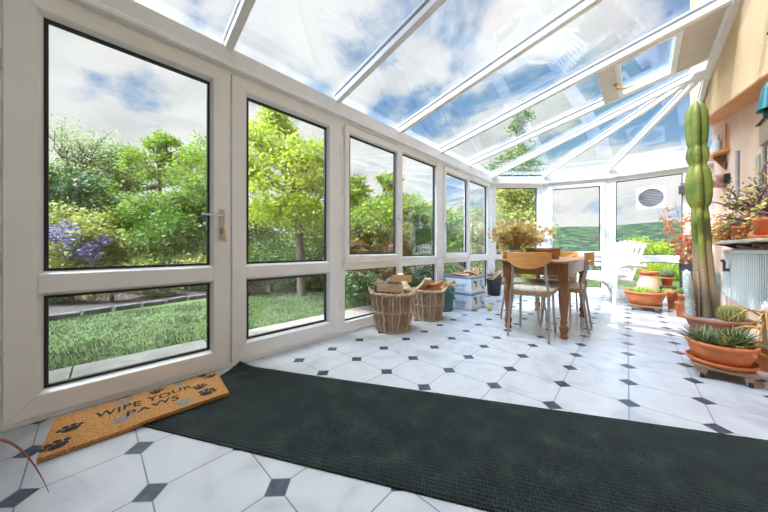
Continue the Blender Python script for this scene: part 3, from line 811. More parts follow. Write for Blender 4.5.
BS, PS, RS = [M_bark, M_split, M_logend], [M_bark, M_splitpale, M_splitpale], [M_bark, M_splitred, M_splitred]
# directions in the photo: image-right = (.72,.69), towards the room = (.69,-.72)
g1 = 'logs in the larger wicker basket'
b1 = (-1.925, 2.125)
def L1(dx, dy, z, d, roll, L, R, k, seed, label, mats=BS): put_log((b1[0]+dx, b1[1]+dy, z), d, roll, L, R, k, seed, label, g1, mats)
L1(0.085, 0.03, 0.455, (0.80, 0.35, -0.30), 0.4, 0.30, 0.055, 3, 11, 'long yellow split log slanting down across the front of the larger basket', PS)
L1(-0.09, -0.03, 0.475, (0.35, 0.85, 0.25), 2.6, 0.27, 0.050, 1, 12, 'pale split log raised at the back left of the larger basket', PS)
L1(-0.02, -0.145, 0.42, (0.5, 0.1, 0.75), 0.6, 0.20, 0.05, 2, 13, 'reddish wedge of wood sticking up at the left rim of the larger basket', RS)
L1(0.05, -0.09, 0.415, (0.45, -0.5, 0.35), 2.2, 0.22, 0.05, 2, 14, 'grey barked wedge in front of the yellow log in the larger basket', BS)
L1(-0.03, 0.125, 0.462, (0.75, 0.65, 0.05), 1.4, 0.28, 0.045, 1, 15, 'grey bark covered round log along the back right of the larger basket', BS)
L1(-0.06, 0.06, 0.415, (0.7, 0.6, 0.0), 0.2, 0.27, 0.05, 0, 16, 'dark round log under the barked one at the back of the larger basket', BS)
L1(0.02, 0.02, 0.375, (0.72, 0.69, 0.0), 0.2, 0.32, 0.05, 0, 17, 'brown round log low in the middle of the larger basket', BS)
L1(0.0, -0.10, 0.355, (0.72, 0.69, 0.0), 0.9, 0.28, 0.05, 1, 18, 'half log lying low at the left of the larger basket', BS)
L1(0.00, 0.10, 0.35, (0.72, -0.69, 0.0), 0.9, 0.28, 0.05, 0, 19, 'barked log lying low at the right of the larger basket', BS)
L1(-0.05, 0.00, 0.50, (0.7, 0.5, 0.15), 0.2, 0.28, 0.048, 2, 20, 'split firewood', PS)
L1(0.06, 0.05, 0.52, (0.5, 0.8, 0.0), 0.7, 0.27, 0.045, 1, 21, 'split firewood', BS)
g2 = 'logs in the smaller wicker basket'
b2 = (-1.905, 2.755)
def L2_(dx, dy, z, d, roll, L, R, k, seed, label, mats=BS): put_log((b2[0]+dx, b2[1]+dy, z), d, roll, L, R, k, seed, label, g2, mats)
L2_(-0.07, -0.09, 0.445, (0.35, 0.15, 0.85), 0.3, 0.23, 0.055, 3, 31, 'pale upright slab of wood at the left of the smaller basket', PS)
L2_(-0.02, 0.00, 0.43, (0.55, 0.45, -0.30), 0.9, 0.24, 0.05, 2, 32, 'pale wedge leaning beside the upright slab in the smaller basket', PS)
L2_(0.085, 0.01, 0.395, (0.72, 0.66, 0.12), 1.5, 0.26, 0.048, 1, 33, 'orange split log along the front rim of the smaller basket', RS)
L2_(-0.03, 0.09, 0.425, (0.5, 0.8, 0.2), 0.5, 0.22, 0.042, 2, 34, 'short brown chunk at the back of the smaller basket', BS)
L2_(0.05, 0.125, 0.425, (0.3, 0.45, 0.8), 0.2, 0.20, 0.055, 3, 35, 'orange brown slab standing at the right of the smaller basket', RS)
L2_(0.0, -0.05, 0.335, (0.7, 0.6, 0), 0.2, 0.25, 0.05, 0, 36, 'barked round log low at the left of the smaller basket', BS)
L2_(0.0, 0.07, 0.335, (0.7, 0.6, 0), 0.2, 0.25, 0.05, 0, 37, 'barked round log low at the right of the smaller basket', BS)

L2_(0.02, 0.03, 0.50, (0.6, 0.5, 0.1), 0.4, 0.24, 0.044, 2, 38, 'split firewood', PS)
# green bucket with kindling
r = tag(empty('bucket', (-1.985, 3.285, 0)), 'dark green plastic bucket of kindling between basket and cartons', 'bucket')
M_green = plain('dark_green_plastic', (0.035, 0.13, 0.085), 0.4, var=0.08)
mb = MB(); c = (-1.985, 3.285, 0)
mb.lathe([(0.105, 0.002), (0.118, 0.12), (0.138, 0.30), (0.146, 0.305), (0.146, 0.318), (0.134, 0.318), (0.128, 0.29), (0.10, 0.02), (0.0, 0.02)], c, 32); mb.build('bucket_body', M_green, r)
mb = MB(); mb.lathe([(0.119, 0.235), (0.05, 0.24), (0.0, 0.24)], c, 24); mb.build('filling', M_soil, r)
mb = MB(); mb.tube([(c[0]+0.149*math.cos(t), c[1]+0.149*math.sin(t), 0.30-0.09*math.sin((t+0.6)/PI*PI)) for t in [-0.6+PI*k/14 for k in range(15)]], 0.004, 6); mb.build('bail_handle', M_steel, r)
gk = 'kindling in the green bucket'
for k, (dx, dy, z, d, L, R, kd, lab, mt) in enumerate([
    (0.0, -0.03, 0.315, (0.7, 0.6, 0.05), 0.22, 0.040, 1, 'thick brown half log lying in the green bucket', BS),
    (0.01, 0.06, 0.325, (0.7, 0.5, 0.15), 0.25, 0.028, 3, 'flat orange stick lying over the green bucket rim', RS),
    (0.03, 0.0, 0.365, (0.75, 0.66, 0.10), 0.27, 0.026, 2, 'pale stick on top of the wood in the green bucket', PS),
    (-0.05, 0.02, 0.37, (0.6, -0.5, 0.3), 0.22, 0.030, 3, 'brown slab tilted across the back of the green bucket', BS)]):
    put_log((c[0]+dx, c[1]+dy, z), d, 0.5*k, L, R, kd, 50+k, lab, gk, mt)

# two cartons
M_card = plain('white_carton', (0.74, 0.75, 0.75), 0.6, var=0.03)
M_blue = plain('blue_print', (0.03, 0.22, 0.58), 0.55); M_yel = plain('yellow_print', (0.72, 0.55, 0.06), 0.55); M_brn = plain('brown_print', (0.16, 0.075, 0.04), 0.6); M_hole = plain('dark_hole', (0.03, 0.025, 0.02), 0.9)
M_lblue = plain('light_blue_print', (0.22, 0.48, 0.74), 0.55)
M_navy = plain('navy_print', (0.02, 0.04, 0.16), 0.55)
def carton(z0, label, opened):
    x0, x1, y0, y1, h = -2.14, -1.69, 3.50, 3.93, 0.23
    r = tag(empty('carton', ((x0+x1)/2, (y0+y1)/2, z0)), label, 'box', 'stacked white fruit cartons')
    mb = MB(); t = 0.006
    mb.box((x0, y0, z0), (x1, y1, z0+t))
    mb.box((x0, y0, z0), (x0+t, y1, z0+h)); mb.box((x1-t, y0, z0), (x1, y1, z0+h)); mb.box((x0+t, y0, z0), (x1-t, y0+t, z0+h)); mb.box((x0+t, y1-t, z0), (x1-t, y1, z0+h))
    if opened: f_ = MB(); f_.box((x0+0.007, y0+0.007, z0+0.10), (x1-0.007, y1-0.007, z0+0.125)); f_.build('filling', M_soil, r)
    if not opened: mb.box((x0+t, y0+t, z0+h-t), (x1-t, y1-t, z0+h-0.001))
    mb.build('carton_body', M_card, r)
    bd = MB(); bd.box((x0-.001, y0-.0012, z0+h-0.026), (x1+.0012, y0, z0+h-0.004)); bd.box((x1, y0, z0+h-0.026), (x1+.0012, y1, z0+h-0.004)); bd.build('blue_band', M_blue, r)
    def fr(poly, mat, nm):   # on the front face (towards the door): u = x from x0, v = z
        m_ = MB(); q = [(x0+u*(x1-x0), y0-.0016, z0+v*h) for u, v in poly]; m_.prism(q, (0, 0.0015, 0)); m_.build(nm, mat, r)
    def sd(poly, mat, nm):   # on the side that faces the room: u = y from y0
        m_ = MB(); q = [(x1+.0016, y0+u*(y1-y0), z0+v*h) for u, v in poly]; m_.prism(q, (-0.0015, 0, 0)); m_.build(nm, mat, r)
    def scrib(face, u0, u1, v, amp, mat, ph):
        m_ = MB(); pts = []
        for k in range(41):
            t = k/40; u = u0+(u1-u0)*t + 0.018*math.cos(t*34+ph); w = v + amp*math.sin(t*34+ph)*(0.6+0.4*math.sin(t*9+ph)) + 0.05*t
            pts.append((x0+u*(x1-x0), y0-.001, z0+w*h) if face == 'f' else (x1+.001, y0+u*(y1-y0), z0+w*h))
        m_.tube(pts, 0.0035, 5); m_.build('script_lettering', mat, r)
    scrib('f', 0.45, 0.80, 0.45 if opened else 0.40, 0.13, M_blue, 0.4 if opened else 1.1)
    scrib('f', 0.48, 0.76, 0.22 if opened else 0.20, 0.07, M_lblue, 2.0)
    scrib('s', 0.30, 0.34, 0.5, 0.2, M_brn, 0.3)
    sd([(0.60, 0.30), (0.78, 0.34), (0.80, 0.78), (0.62, 0.74)], M_lblue, 'printed_panel')
    sd([(0.66, 0.42), (0.73, 0.44), (0.74, 0.66), (0.67, 0.64)], M_card, 'printed_panel')
    sd(ell(0.22, 0.70, 0.06, 0.09), M_hole, 'hand_hole'); sd(ell(0.85, 0.25, 0.07, 0.11), M_brn, 'printed_spot'); sd(ell(0.16, 0.25, 0.05, 0.06), M_yel, 'printed_spot')
    fr(ell(0.06, 0.45, 0.10, 0.32), M_navy, 'printed_oval'); fr(ell(0.25, 0.32, 0.11, 0.25), M_yel, 'printed_spot'); fr(ell(0.40, 0.62, 0.045, 0.09), M_brn, 'printed_spot')
    if opened:
        sd([(-0.0, 0.95), (0.05, 0.95), (0.03, 0.25), (0.0, 0.25)], M_brn, 'torn_corner')
    return r
carton(0.001, 'lower white fruit carton with blue band, standing on the tiles', False)
carton(0.233, 'upper open white fruit carton with blue band, full of firewood', True)
gb = 'wood in the upper carton'
bx = (-1.915, 3.715)
for k, (dx, dy, z, d, L, R, kd, lab, mt) in enumerate([
    (0.0, -0.14, 0.425, (1, 0.05, 0.0), 0.40, 0.045, 1, 'orange half log along the front edge of the upper carton', RS),
    (0.0, -0.04, 0.425, (1, -0.05, 0.0), 0.40, 0.045, 0, 'barked log lying second from the front of the upper carton', BS),
    (0.0, 0.06, 0.425, (1, 0.04, 0.0), 0.40, 0.045, 0, 'barked log lying in the middle of the upper carton', BS),
    (0.0, 0.15, 0.425, (1, 0.0, 0.0), 0.40, 0.045, 1, 'half log lying at the far side of the upper carton', BS),
    (-0.05, -0.13, 0.492, (0.9, 0.3, 0.03), 0.26, 0.032, 2, 'dark red brown log on top at the left of the upper carton', RS),
    (0.10, -0.04, 0.520, (0.25, 0.2, 0.9), 0.15, 0.034, 2, 'grey chunk standing up in the upper carton', BS),
    (0.02, 0.03, 0.503, (0.7, 0.7, 0.12), 0.24, 0.036, 3, 'pale slab across the middle of the upper carton', PS),
    (0.14, 0.07, 0.525, (0.15, 0.1, 0.95), 0.15, 0.032, 3, 'brown upright piece at the right of the upper carton', BS),
    (-0.12, 0.12, 0.492, (0.9, 0.2, 0.05), 0.24, 0.034, 0, 'grey barked log at the back left of the upper carton', BS),
    (0.0, -0.08, 0.55, (0.9, 0.2, 0.05), 0.26, 0.036, 2, 'split firewood', RS), (-0.08, 0.04, 0.56, (0.8, 0.5, 0.05), 0.22, 0.034, 1, 'split firewood', PS), (0.08, 0.10, 0.57, (0.5, 0.5, 0.5), 0.16, 0.034, 2, 'split firewood', BS)]):
    put_log((bx[0]+dx, bx[1]+dy, z), d, 0.7*k, L, R, kd, 70+k, lab, gb, mt)

# black pot of wood in the far left corner
c = (-1.97, 4.99, 0)
r = tag(empty('black_pot', c), 'black plastic pot of kindling in the far left corner', 'pot')
mb = MB(); mb.lathe([(0.105, 0.002), (0.135, 0.27), (0.145, 0.275), (0.145, 0.30), (0.133, 0.30), (0.128, 0.27), (0.10, 0.03), (0, 0.03)], c, 30); mb.build('pot_body', M_black, r)
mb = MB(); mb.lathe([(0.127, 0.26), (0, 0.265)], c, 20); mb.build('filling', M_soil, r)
M_dried = plain('dried_grey_stem', (0.62, 0.57, 0.50), 0.8, var=0.15)
gp = 'wood in the black pot'
for k, (dx, dy, z, d, L, R, kd, lab, mt) in enumerate([
    (0.0, -0.03, 0.30, (0.72, 0.6, 0.05), 0.24, 0.036, 1, 'orange brown half log lying in the black pot', RS),
    (0.03, 0.05, 0.30, (0.72, 0.5, 0.08), 0.25, 0.034, 0, 'barked log beside the half log in the black pot', BS),
    (0.0, 0.0, 0.358, (0.8, 0.5, -0.05), 0.26, 0.028, 3, 'flat pale slab lying on the wood in the black pot', PS)]):
    put_log((c[0]+dx, c[1]+dy, z), d, 0.6*k, L, R, kd, 90+k, lab, gp, mt)
t_ = tag(empty('dried_twigs', (c[0]-0.03, c[1], 0.27)), 'whitish dried twigs standing up from the black pot', 'twigs')
for k in range(9):
    a = k*0.7; mb = MB(); mb.tube([(c[0]-0.07+0.015*math.cos(a), c[1]+0.075+0.015*math.sin(a), 0.266), (c[0]-0.075+0.035*math.cos(a), c[1]+0.09+0.035*math.sin(a), 0.42), (c[0]-0.08+0.08*math.cos(a+.3), c[1]+0.10+0.08*math.sin(a+.3), 0.50+0.02*(k % 3))], [0.006, 0.005, 0.002], 5); mb.build('twig', M_dried, t_)

# tennis ball
mb = MB(); mb.ball((-1.52, 3.70, 0.034), 0.033, 20); tb = mb.build('ball', plain('yellow_green_felt', (0.50, 0.52, 0.05), 0.95, var=0.1, bump=0.4, bscale=300), None, base=(-1.52, 3.70, 0.034))
tag(tb, 'small yellow green ball on the tiles in front of the cartons', 'ball')
mb = MB(); mb.tube([(-1.52+0.0335*math.cos(t)*math.cos(0.45*math.sin(2*t)), 3.70+0.0335*math.sin(t)*math.cos(0.45*math.sin(2*t)), 0.034+0.0335*math.sin(0.45*math.sin(2*t))) for t in [2*PI*k/48 for k in range(49)]], 0.0015, 4, cap=False); mb.build('seam', M_whiteplastic, tb)

# ------------------------------------------------------------------ dining table
tx0, tx1, ty0, ty1 = -1.13, -0.47, 2.90, 4.28
r = tag(empty('dining_table', ((tx0+tx1)/2, (ty0+ty1)/2, 0)), 'honey brown pine dining table with four turned legs', 'table')
mb = MB(); mb.box((tx0, ty0, 0.725), (tx1, ty1, 0.752)); mb.build('tabletop', M_pinetop, r, bevel=0.009, seg=3)
ax0, ax1, ay0, ay1 = tx0+0.045, tx1-0.022, ty0+0.10, ty1-0.06
mb = MB(); mb.box((ax0+0.06, ay0+0.01, 0.60), (ax1-0.06, ay0+0.035, 0.725)); mb.box((ax0+0.06, ay1-0.035, 0.60), (ax1-0.06, ay1-0.01, 0.725))
mb.box((ax0+0.01, ay0+0.06, 0.60), (ax0+0.035, ay1-0.06, 0.725)); mb.box((ax1-0.035, ay0+0.06, 0.60), (ax1-0.01, ay1-0.06, 0.725)); mb.build('apron', M_pine, r)
prof = [(0.030, 0.0), (0.036, 0.012), (0.036, 0.03), (0.026, 0.045), (0.031, 0.055), (0.038, 0.085), (0.039, 0.10), (0.031, 0.125), (0.022, 0.14), (0.032, 0.15), (0.032, 0.162), (0.024, 0.175), (0.027, 0.20), (0.036, 0.27), (0.043, 0.36), (0.045, 0.43), (0.040, 0.475), (0.030, 0.49), (0.039, 0.50), (0.040, 0.512), (0.030, 0.527), (0.037, 0.54), (0.037, 0.556)]
for x in (ax0+0.04, ax1-0.04):
    for y in (ay0+0.04, ay1-0.04):
        mb = MB(); mb.lathe(prof, (x, y, 0), 24); mb.box((x-0.04, y-0.04, 0.55), (x+0.04, y+0.04, 0.725)); mb.build('leg', M_pine, r)

# chairs: bent steel tube frame, bowed wooden back, patterned cushion
def cushion_mat():
    m, nt, out = new_mat('leafy_cushion_fabric'); p = node(nt, 'ShaderNodeBsdfPrincipled'); p.inputs['Roughness'].default_value = 0.9
    tc = node(nt, 'ShaderNodeTexCoord'); v = node(nt, 'ShaderNodeTexVoronoi'); v.inputs['Scale'].default_value = 22; link(nt, tc, 'Object', v, 'Vector')
    r = ramp(nt, [(0.0, (0.30, 0.33, 0.22)), (0.30, (0.50, 0.47, 0.32)), (0.5, (0.66, 0.60, 0.44)), (1.0, (0.40, 0.27, 0.16))]); link(nt, v, 'Distance', r, 'Fac'); link(nt, r, 'Color', p, 'Base Color'); link(nt, p, 0, out, 'Surface'); return m
M_cush = cushion_mat()
M_cushdark = plain('dark_cushion_fabric', (0.10, 0.085, 0.06), 0.9, var=0.4, scale=30)
M_tube = plain('satin_grey_tube', (0.42, 0.40, 0.37), 0.32, 0.85, var=0.05)
def make_chair(label, cush):
    r = tag(empty('dining_chair'), label, 'chair', 'steel framed dining chairs')
    mb = MB(); mb.box((-0.185, -0.17, 0.425), (0.185, 0.19, 0.44)); mb.build('seat', M_beech, r, bevel=0.006)
    mb = MB(); n = 20; vs = []
    def sq(t): c_, s_ = math.cos(t), math.sin(t); return (0.195*math.copysign(abs(c_)**0.45, c_), 0.19*math.copysign(abs(s_)**0.45, s_)+0.01)
    prof_ = [(0.90, 0.0), (1.0, 0.014), (1.0, 0.03), (0.93, 0.044), (0.6, 0.052), (0.0, 0.055)]
    n = 32; vs = []; fs = []
    for (k, z) in prof_:
        for j in range(n): a = sq(2*PI*j/n); vs.append((a[0]*k, a[1]*k, 0.441+z))
    for i in range(len(prof_)-1):
        for j in range(n): fs.append((i*n+j, i*n+(j+1) % n, (i+1)*n+(j+1) % n, (i+1)*n+j))
    fs.append(tuple(range(n))[::-1]); mb.add(vs, fs, 0, True); mb.build('cushion', cush, r)
    for s in (-1, 1):
        mb = MB(); mb.tube([(s*0.175, -0.235, 0.0), (s*0.17, -0.205, 0.20), (s*0.165, -0.175, 0.42), (s*0.155, -0.165, 0.50), (s*0.145, -0.185, 0.58), (s*0.14, -0.203, 0.67), (s*0.138, -0.209, 0.77)], 0.0115, 10); mb.build('leg', M_tube, r)
        mb = MB(); mb.tube([(s*0.165, 0.195, 0.0), (s*0.155, 0.165, 0.22), (s*0.15, 0.15, 0.40), (s*0.145, 0.13, 0.418), (s*0.145, -0.14, 0.418), (s*0.16, -0.17, 0.418)], 0.0115, 10); mb.build('leg', M_tube, r)
    for (xa, ya) in ((0.15, 0.12), (0.16, -0.15)):
        mb = MB(); mb.tube([(-xa, ya, 0.413), (xa, ya, 0.413)], 0.009, 8); mb.build('seat_rail', M_tube, r)
    mb = MB(); n = 22; vs = []; fs = []                              # bowed back board, deeper in the middle
    for i in range(n+1):
        t = i/n*2-1; x = 0.19*t; y = -0.262 + 0.062*t*t; hb_ = 0.085*(1-0.22*abs(t)**3); zc = 0.752
        top_ = zc + 0.078*(1 - 0.10*abs(t)**4); bot_ = zc - 0.078*(1 - 0.95*abs(t)**2.4)
        for (dy, z) in ((-0.007, bot_), (-0.007, top_), (0.007, top_), (0.007, bot_)): vs.append((x, y+dy, z))
    for i in range(n):
        for j in range(4): fs.append((i*4+j, i*4+(j+1) % 4, (i+1)*4+(j+1) % 4, (i+1)*4+j))
    fs.append((3, 2, 1, 0)); fs.append((n*4, n*4+1, n*4+2, n*4+3)); mb.add(vs, fs, 0, False); mb.build('backrest', M_beech, r, bevel=0.004)
    for s in (-1, 1):
        mb = MB(); mb.tube([(s*0.139, -0.242, 0.74), (s*0.139, -0.215, 0.74)], 0.006, 8); mb.build('screw', M_steel, r)
    return r
ch = make_chair('wooden backed dining chair nearest the camera at the table end, back turned', M_cush)
spots = [((-0.785, 2.985), 0.06, None, None), ((-0.615, 3.50), PI/2+0.05, 'dining chair on the right long side of the table, seen side on', M_cush),
         ((-0.80, 4.22), PI, 'dining chair at the far end of the table facing the camera', M_cush), ((-1.02, 3.56), -PI/2, 'dining chair on the left long side of the table by the leafy plant', M_cush)]
for i, ((x, y), rzz, lab, cm) in enumerate(spots):
    o = ch if i == 0 else copy_tree(ch)
    if lab: o['label'] = lab
    o.location = (x, y, 0); o.rotation_euler = (0, 0, rzz)

# on the table: wooden box and a plant in a pot
r = tag(empty('bread_box', (-0.80, 3.42, 0.752)), 'low brown wooden trough shaped box lying on the dining table', 'wooden box')
Mx = Matrix.Translation((-0.80, 3.42, 0.7525)) @ Matrix.Rotation(HEAD+0.05, 4, 'Z')
mb = MB(); poly = [(-0.145, 0), (0.145, 0), (0.155, 0.105), (-0.155, 0.105)]
vs = [Mx @ Vector((x, y_*(1 if z > 0.05 else 0.85), z)) for y_ in (-0.085, 0.085) for (x, z) in poly]; mb.add(vs, [(0,1,2,3), (7,6,5,4), (0,4,5,1), (1,5,6,2), (2,6,7,3), (3,7,4,0)]); mb.build('box_body', wood('red_brown_wood', (0.30, 0.12, 0.045), (0.48, 0.22, 0.085), 4, (1.5, 10, 10), 0.4), r, bevel=0.01)
mb = MB(); vs = [Mx @ Vector((x, y_, z)) for z in (0.106, 0.118) for (x, y_) in ((-0.16, -0.09), (0.16, -0.09), (0.16, 0.09), (-0.16, 0.09))]; mb.add(vs, [(3,2,1,0), (4,5,6,7), (0,1,5,4), (1,2,6,5), (2,3,7,6), (3,0,4,7)]); mb.build('lid', wood('lid_wood', (0.34, 0.14, 0.05), (0.50, 0.24, 0.09), 4, (1.5, 10, 10), 0.4), r, bevel=0.005)
pc = Vector((-1.03, 3.22, 0.7525))
r = tag(empty('table_plant', pc), 'bushy plant with yellow green and pinkish leaves standing on the table', 'plant')
mb = MB(); mb.lathe([(0.055, 0), (0.075, 0.075), (0.08, 0.08), (0.08, 0.095), (0.07, 0.095), (0.066, 0.07), (0, 0.07)], pc, 24); mb.build('pot', plain('white_glazed_pot', (0.7, 0.68, 0.64), 0.3), r)
M_twig = plain('pinkish_twig', (0.45, 0.30, 0.22), 0.8, var=0.15)
tips = []
for k in range(34):
    a = RNG.uniform(0, 2*PI); el_ = RNG.uniform(0.55, 1.4); d = Vector((math.cos(a)*math.cos(el_), math.sin(a)*math.cos(el_), math.sin(el_))); L = RNG.uniform(0.24, 0.40)
    p0 = pc + Vector((0.02*math.cos(a), 0.02*math.sin(a), 0.07)); p1 = p0 + d*L*0.5 + Vector((0, 0, 0.03)); p2 = p0 + d*L
    tips.append((p1, p2)); mb = MB(); mb.tube([p0, p1, p2], [0.005, 0.0035, 0.0015], 5); mb.build('stem', M_twig, r)
P = []
for (p1, p2) in tips:
    for k in range(48):
        t = RNG.uniform(0, 1.1); P.append(np.array(p1.lerp(p2, t)) + RNG.normal(size=3)*0.028)
quads('foliage', leaf_quads(np.array(P), 0.048, 0.65, 0.1), leafmat('yellow_pink_leaf', (0.66, 0.54, 0.16), (0.74, 0.50, 0.30), (0.46, 0.52, 0.10), 0.45), r)
# ------------------------------------------------------------------ white garden armchair by the window
WCL = Vector((-0.27, 5.97, 0)); fd = Vector((-0.52, -0.854, 0)).normalized(); rt_ = Vector((fd.y, -fd.x, 0))
WM = Matrix(((rt_.x, fd.x, 0, WCL.x), (rt_.y, fd.y, 0, WCL.y), (0, 0, 1, 0), (0, 0, 0, 1)))
def W(x, y, z): return WM @ Vector((x, y, z))
wc = tag(empty('garden_armchair', (WCL.x, WCL.y, 0)), 'white slatted garden armchair in front of the corner window', 'chair')
WS = 0.95
for k in range(8):                                                  # back slats, fanned, taller in the middle
    t = (k-3.5)/3.5; mb = MB(); top_ = 1.00 - 0.05*t*t
    a0 = W(0.19*t, 0.02, 0.36); a1 = W(0.245*t, -0.21, top_)
    mb.bar(a0, a1, 0.046, 0.016, up=(fd.x, fd.y, 0.45)); mb.build('back_slat', M_whiteplastic, wc, bevel=0.005)
mb = MB(); mb.bar(W(-0.27, -0.208, 0.90), W(0.27, -0.208, 0.90), 0.05, 0.02, up=(fd.x, fd.y, .4)); mb.bar(W(-0.24, -0.085, 0.56), W(0.24, -0.085, 0.56), 0.05, 0.02, up=(fd.x, fd.y, .4)); mb.build('back_rail', M_whiteplastic, wc)
for k in range(7):
    y = 0.06+0.075*k; mb = MB(); mb.bar(W(-0.25, y, 0.345+0.012*k), W(0.25, y, 0.345+0.012*k), 0.062, 0.018); mb.build('seat_slat', M_whiteplastic, wc, bevel=0.005)
for s in (-1, 1):
    mb = MB(); pts = [W(s*0.29, 0.52, 0.0), W(s*0.29, 0.50, 0.25), W(s*0.295, 0.49, 0.50), W(s*0.30, 0.44, 0.575), W(s*0.30, 0.30, 0.60), W(s*0.30, 0.05, 0.59), W(s*0.29, -0.14, 0.57), W(s*0.27, -0.16, 0.62)]
    mb.tube(pts, [0.026, 0.026, 0.026, 0.030, 0.034, 0.034, 0.028, 0.02], 10); mb.build('arm', M_whiteplastic, wc)
    mb = MB(); mb.tube([W(s*0.27, 0.50, 0.40), W(s*0.27, 0.1, 0.34), W(s*0.275, -0.15, 0.20), W(s*0.28, -0.27, 0.0)], [0.024, 0.026, 0.026, 0.024], 10); mb.build('rear_leg', M_whiteplastic, wc)
mb = MB(); mb.bar(W(-0.28, 0.52, 0.40), W(0.28, 0.52, 0.40), 0.02, 0.09); mb.bar(W(-0.27, -0.16, 0.19), W(0.27, -0.16, 0.19), 0.02, 0.05); mb.build('front_apron', M_whiteplastic, wc)
def pillow(name, M, sx, sy, sz, mat, label, cat):
    mb = MB(); n, m_ = 28, 10; vs = []; fs = []
    for i in range(m_+1):
        a = -PI/2 + PI*i/m_
        for j in range(n):
            t = 2*PI*j/n; c_, s_ = math.cos(t), math.sin(t)
            k = abs(math.cos(a))**0.5
            vs.append(M @ Vector((sx*k*math.copysign(abs(c_)**0.5, c_), sy*k*math.copysign(abs(s_)**0.5, s_), sz*math.sin(a))))
    for i in range(m_):
        for j in range(n): fs.append((i*n+j, i*n+(j+1) % n, (i+1)*n+(j+1) % n, (i+1)*n+j))
    mb.add(vs, fs, 0, True); o = mb.build(name, mat, None, base=M @ Vector((0, 0, 0))); return tag(o, label, cat)
def chintz():
    m, nt, out = new_mat('white_blue_fabric'); p = node(nt, 'ShaderNodeBsdfPrincipled'); p.inputs['Roughness'].default_value = 0.9
    tc = node(nt, 'ShaderNodeTexCoord'); v = node(nt, 'ShaderNodeTexNoise'); v.inputs['Scale'].default_value = 9; link(nt, tc, 'Object', v, 'Vector')
    r = ramp(nt, [(0.60, (0.80, 0.80, 0.79)), (0.68, (0.45, 0.58, 0.76))]); link(nt, v, 'Fac', r, 'Fac'); link(nt, r, 'Color', p, 'Base Color'); link(nt, p, 0, out, 'Surface'); return m
M_chintz = chintz()
pillow('seat_cushion', WM @ Matrix.Translation((0, 0.270, 0.442)) @ Matrix.Rotation(0.1, 4, 'X'), 0.235, 0.215, 0.045, M_chintz, 'white cushion with pale blue marks on the armchair seat', 'cushion')
pillow('back_pillow', WM @ Matrix.Translation((0, 0.035, 0.665)) @ Matrix.Rotation(1.18, 4, 'X'), 0.225, 0.17, 0.05, M_chintz, 'white pillow leaning against the slatted armchair back', 'cushion')

# ------------------------------------------------------------------ extractor fan in the window
fx, fz, fy = 0.124, 1.735, 6.49
r = tag(empty('extractor_fan', (fx, fy, fz)), 'square white extractor fan with round grey louvre in the window pane', 'fan')
mb = MB(); q = 0.185; n = 40
vs = []; fs = []
for y_ in (6.478, 6.440):                                           # plate with a round opening
    for j in range(n):
        t = 2*PI*j/n; c_, s_ = math.cos(t), math.sin(t); k = q/max(abs(c_), abs(s_)); vs.append((fx+k*c_, y_, fz+k*s_))
    for j in range(n): t = 2*PI*j/n; vs.append((fx+0.155*math.cos(t), y_, fz+0.155*math.sin(t)))
for j in range(n):
    j2 = (j+1) % n
    fs += [(2*n+j, 2*n+j2, 3*n+j2, 3*n+j), (j, n+j, n+j2, j2), (j, j2, 2*n+j2, 2*n+j), (n+j, 3*n+j, 3*n+j2, n+j2)]
mb.add(vs, fs); mb.build('cover', M_whiteplastic, r)
M_lou = plain('grey_louvre', (0.24, 0.25, 0.27), 0.45, var=0.05)
mb = MB(); mb.prism([(fx+0.157*math.cos(2*PI*j/n), 6.474, fz+0.157*math.sin(2*PI*j/n)) for j in range(n)], (0, -0.008, 0)); lou = mb.build('louvre', M_lou, r)
mb = MB()
for k in range(11):
    zc = fz - 0.14 + 0.028*k; hw = math.sqrt(max(0.0004, 0.153**2 - (zc-fz)**2)); mb.bar((fx-hw, 6.455, zc), (fx+hw, 6.455, zc), 0.016, 0.005, up=(0, 0.6, 0.8))
mb.build('blades', plain('pale_grey_blade', (0.40, 0.41, 0.43), 0.4, var=0.04), lou)
mb = MB(); mb.bar((0.475, 6.50, 1.52), (0.475, 6.45, 1.52), 0.09, 0.12)
# small dark device fixed to the frame beside the tall cactus
mb = MB(); mb.box((0.44, 6.37, 1.75), (0.56, 6.455, 1.87)); mb.prism([(0.46, 6.37, 1.87), (0.54, 6.37, 1.87), (0.54, 6.44, 1.93), (0.46, 6.44, 1.93)], (0, 0.015, 0)); o = mb.build('wall_device', plain('grey_black_case', (0.06, 0.06, 0.06), 0.5), None, base=(0.5, 6.455, 1.8)); tag(o, 'small dark box fixed at the right edge of the fan window', 'device')

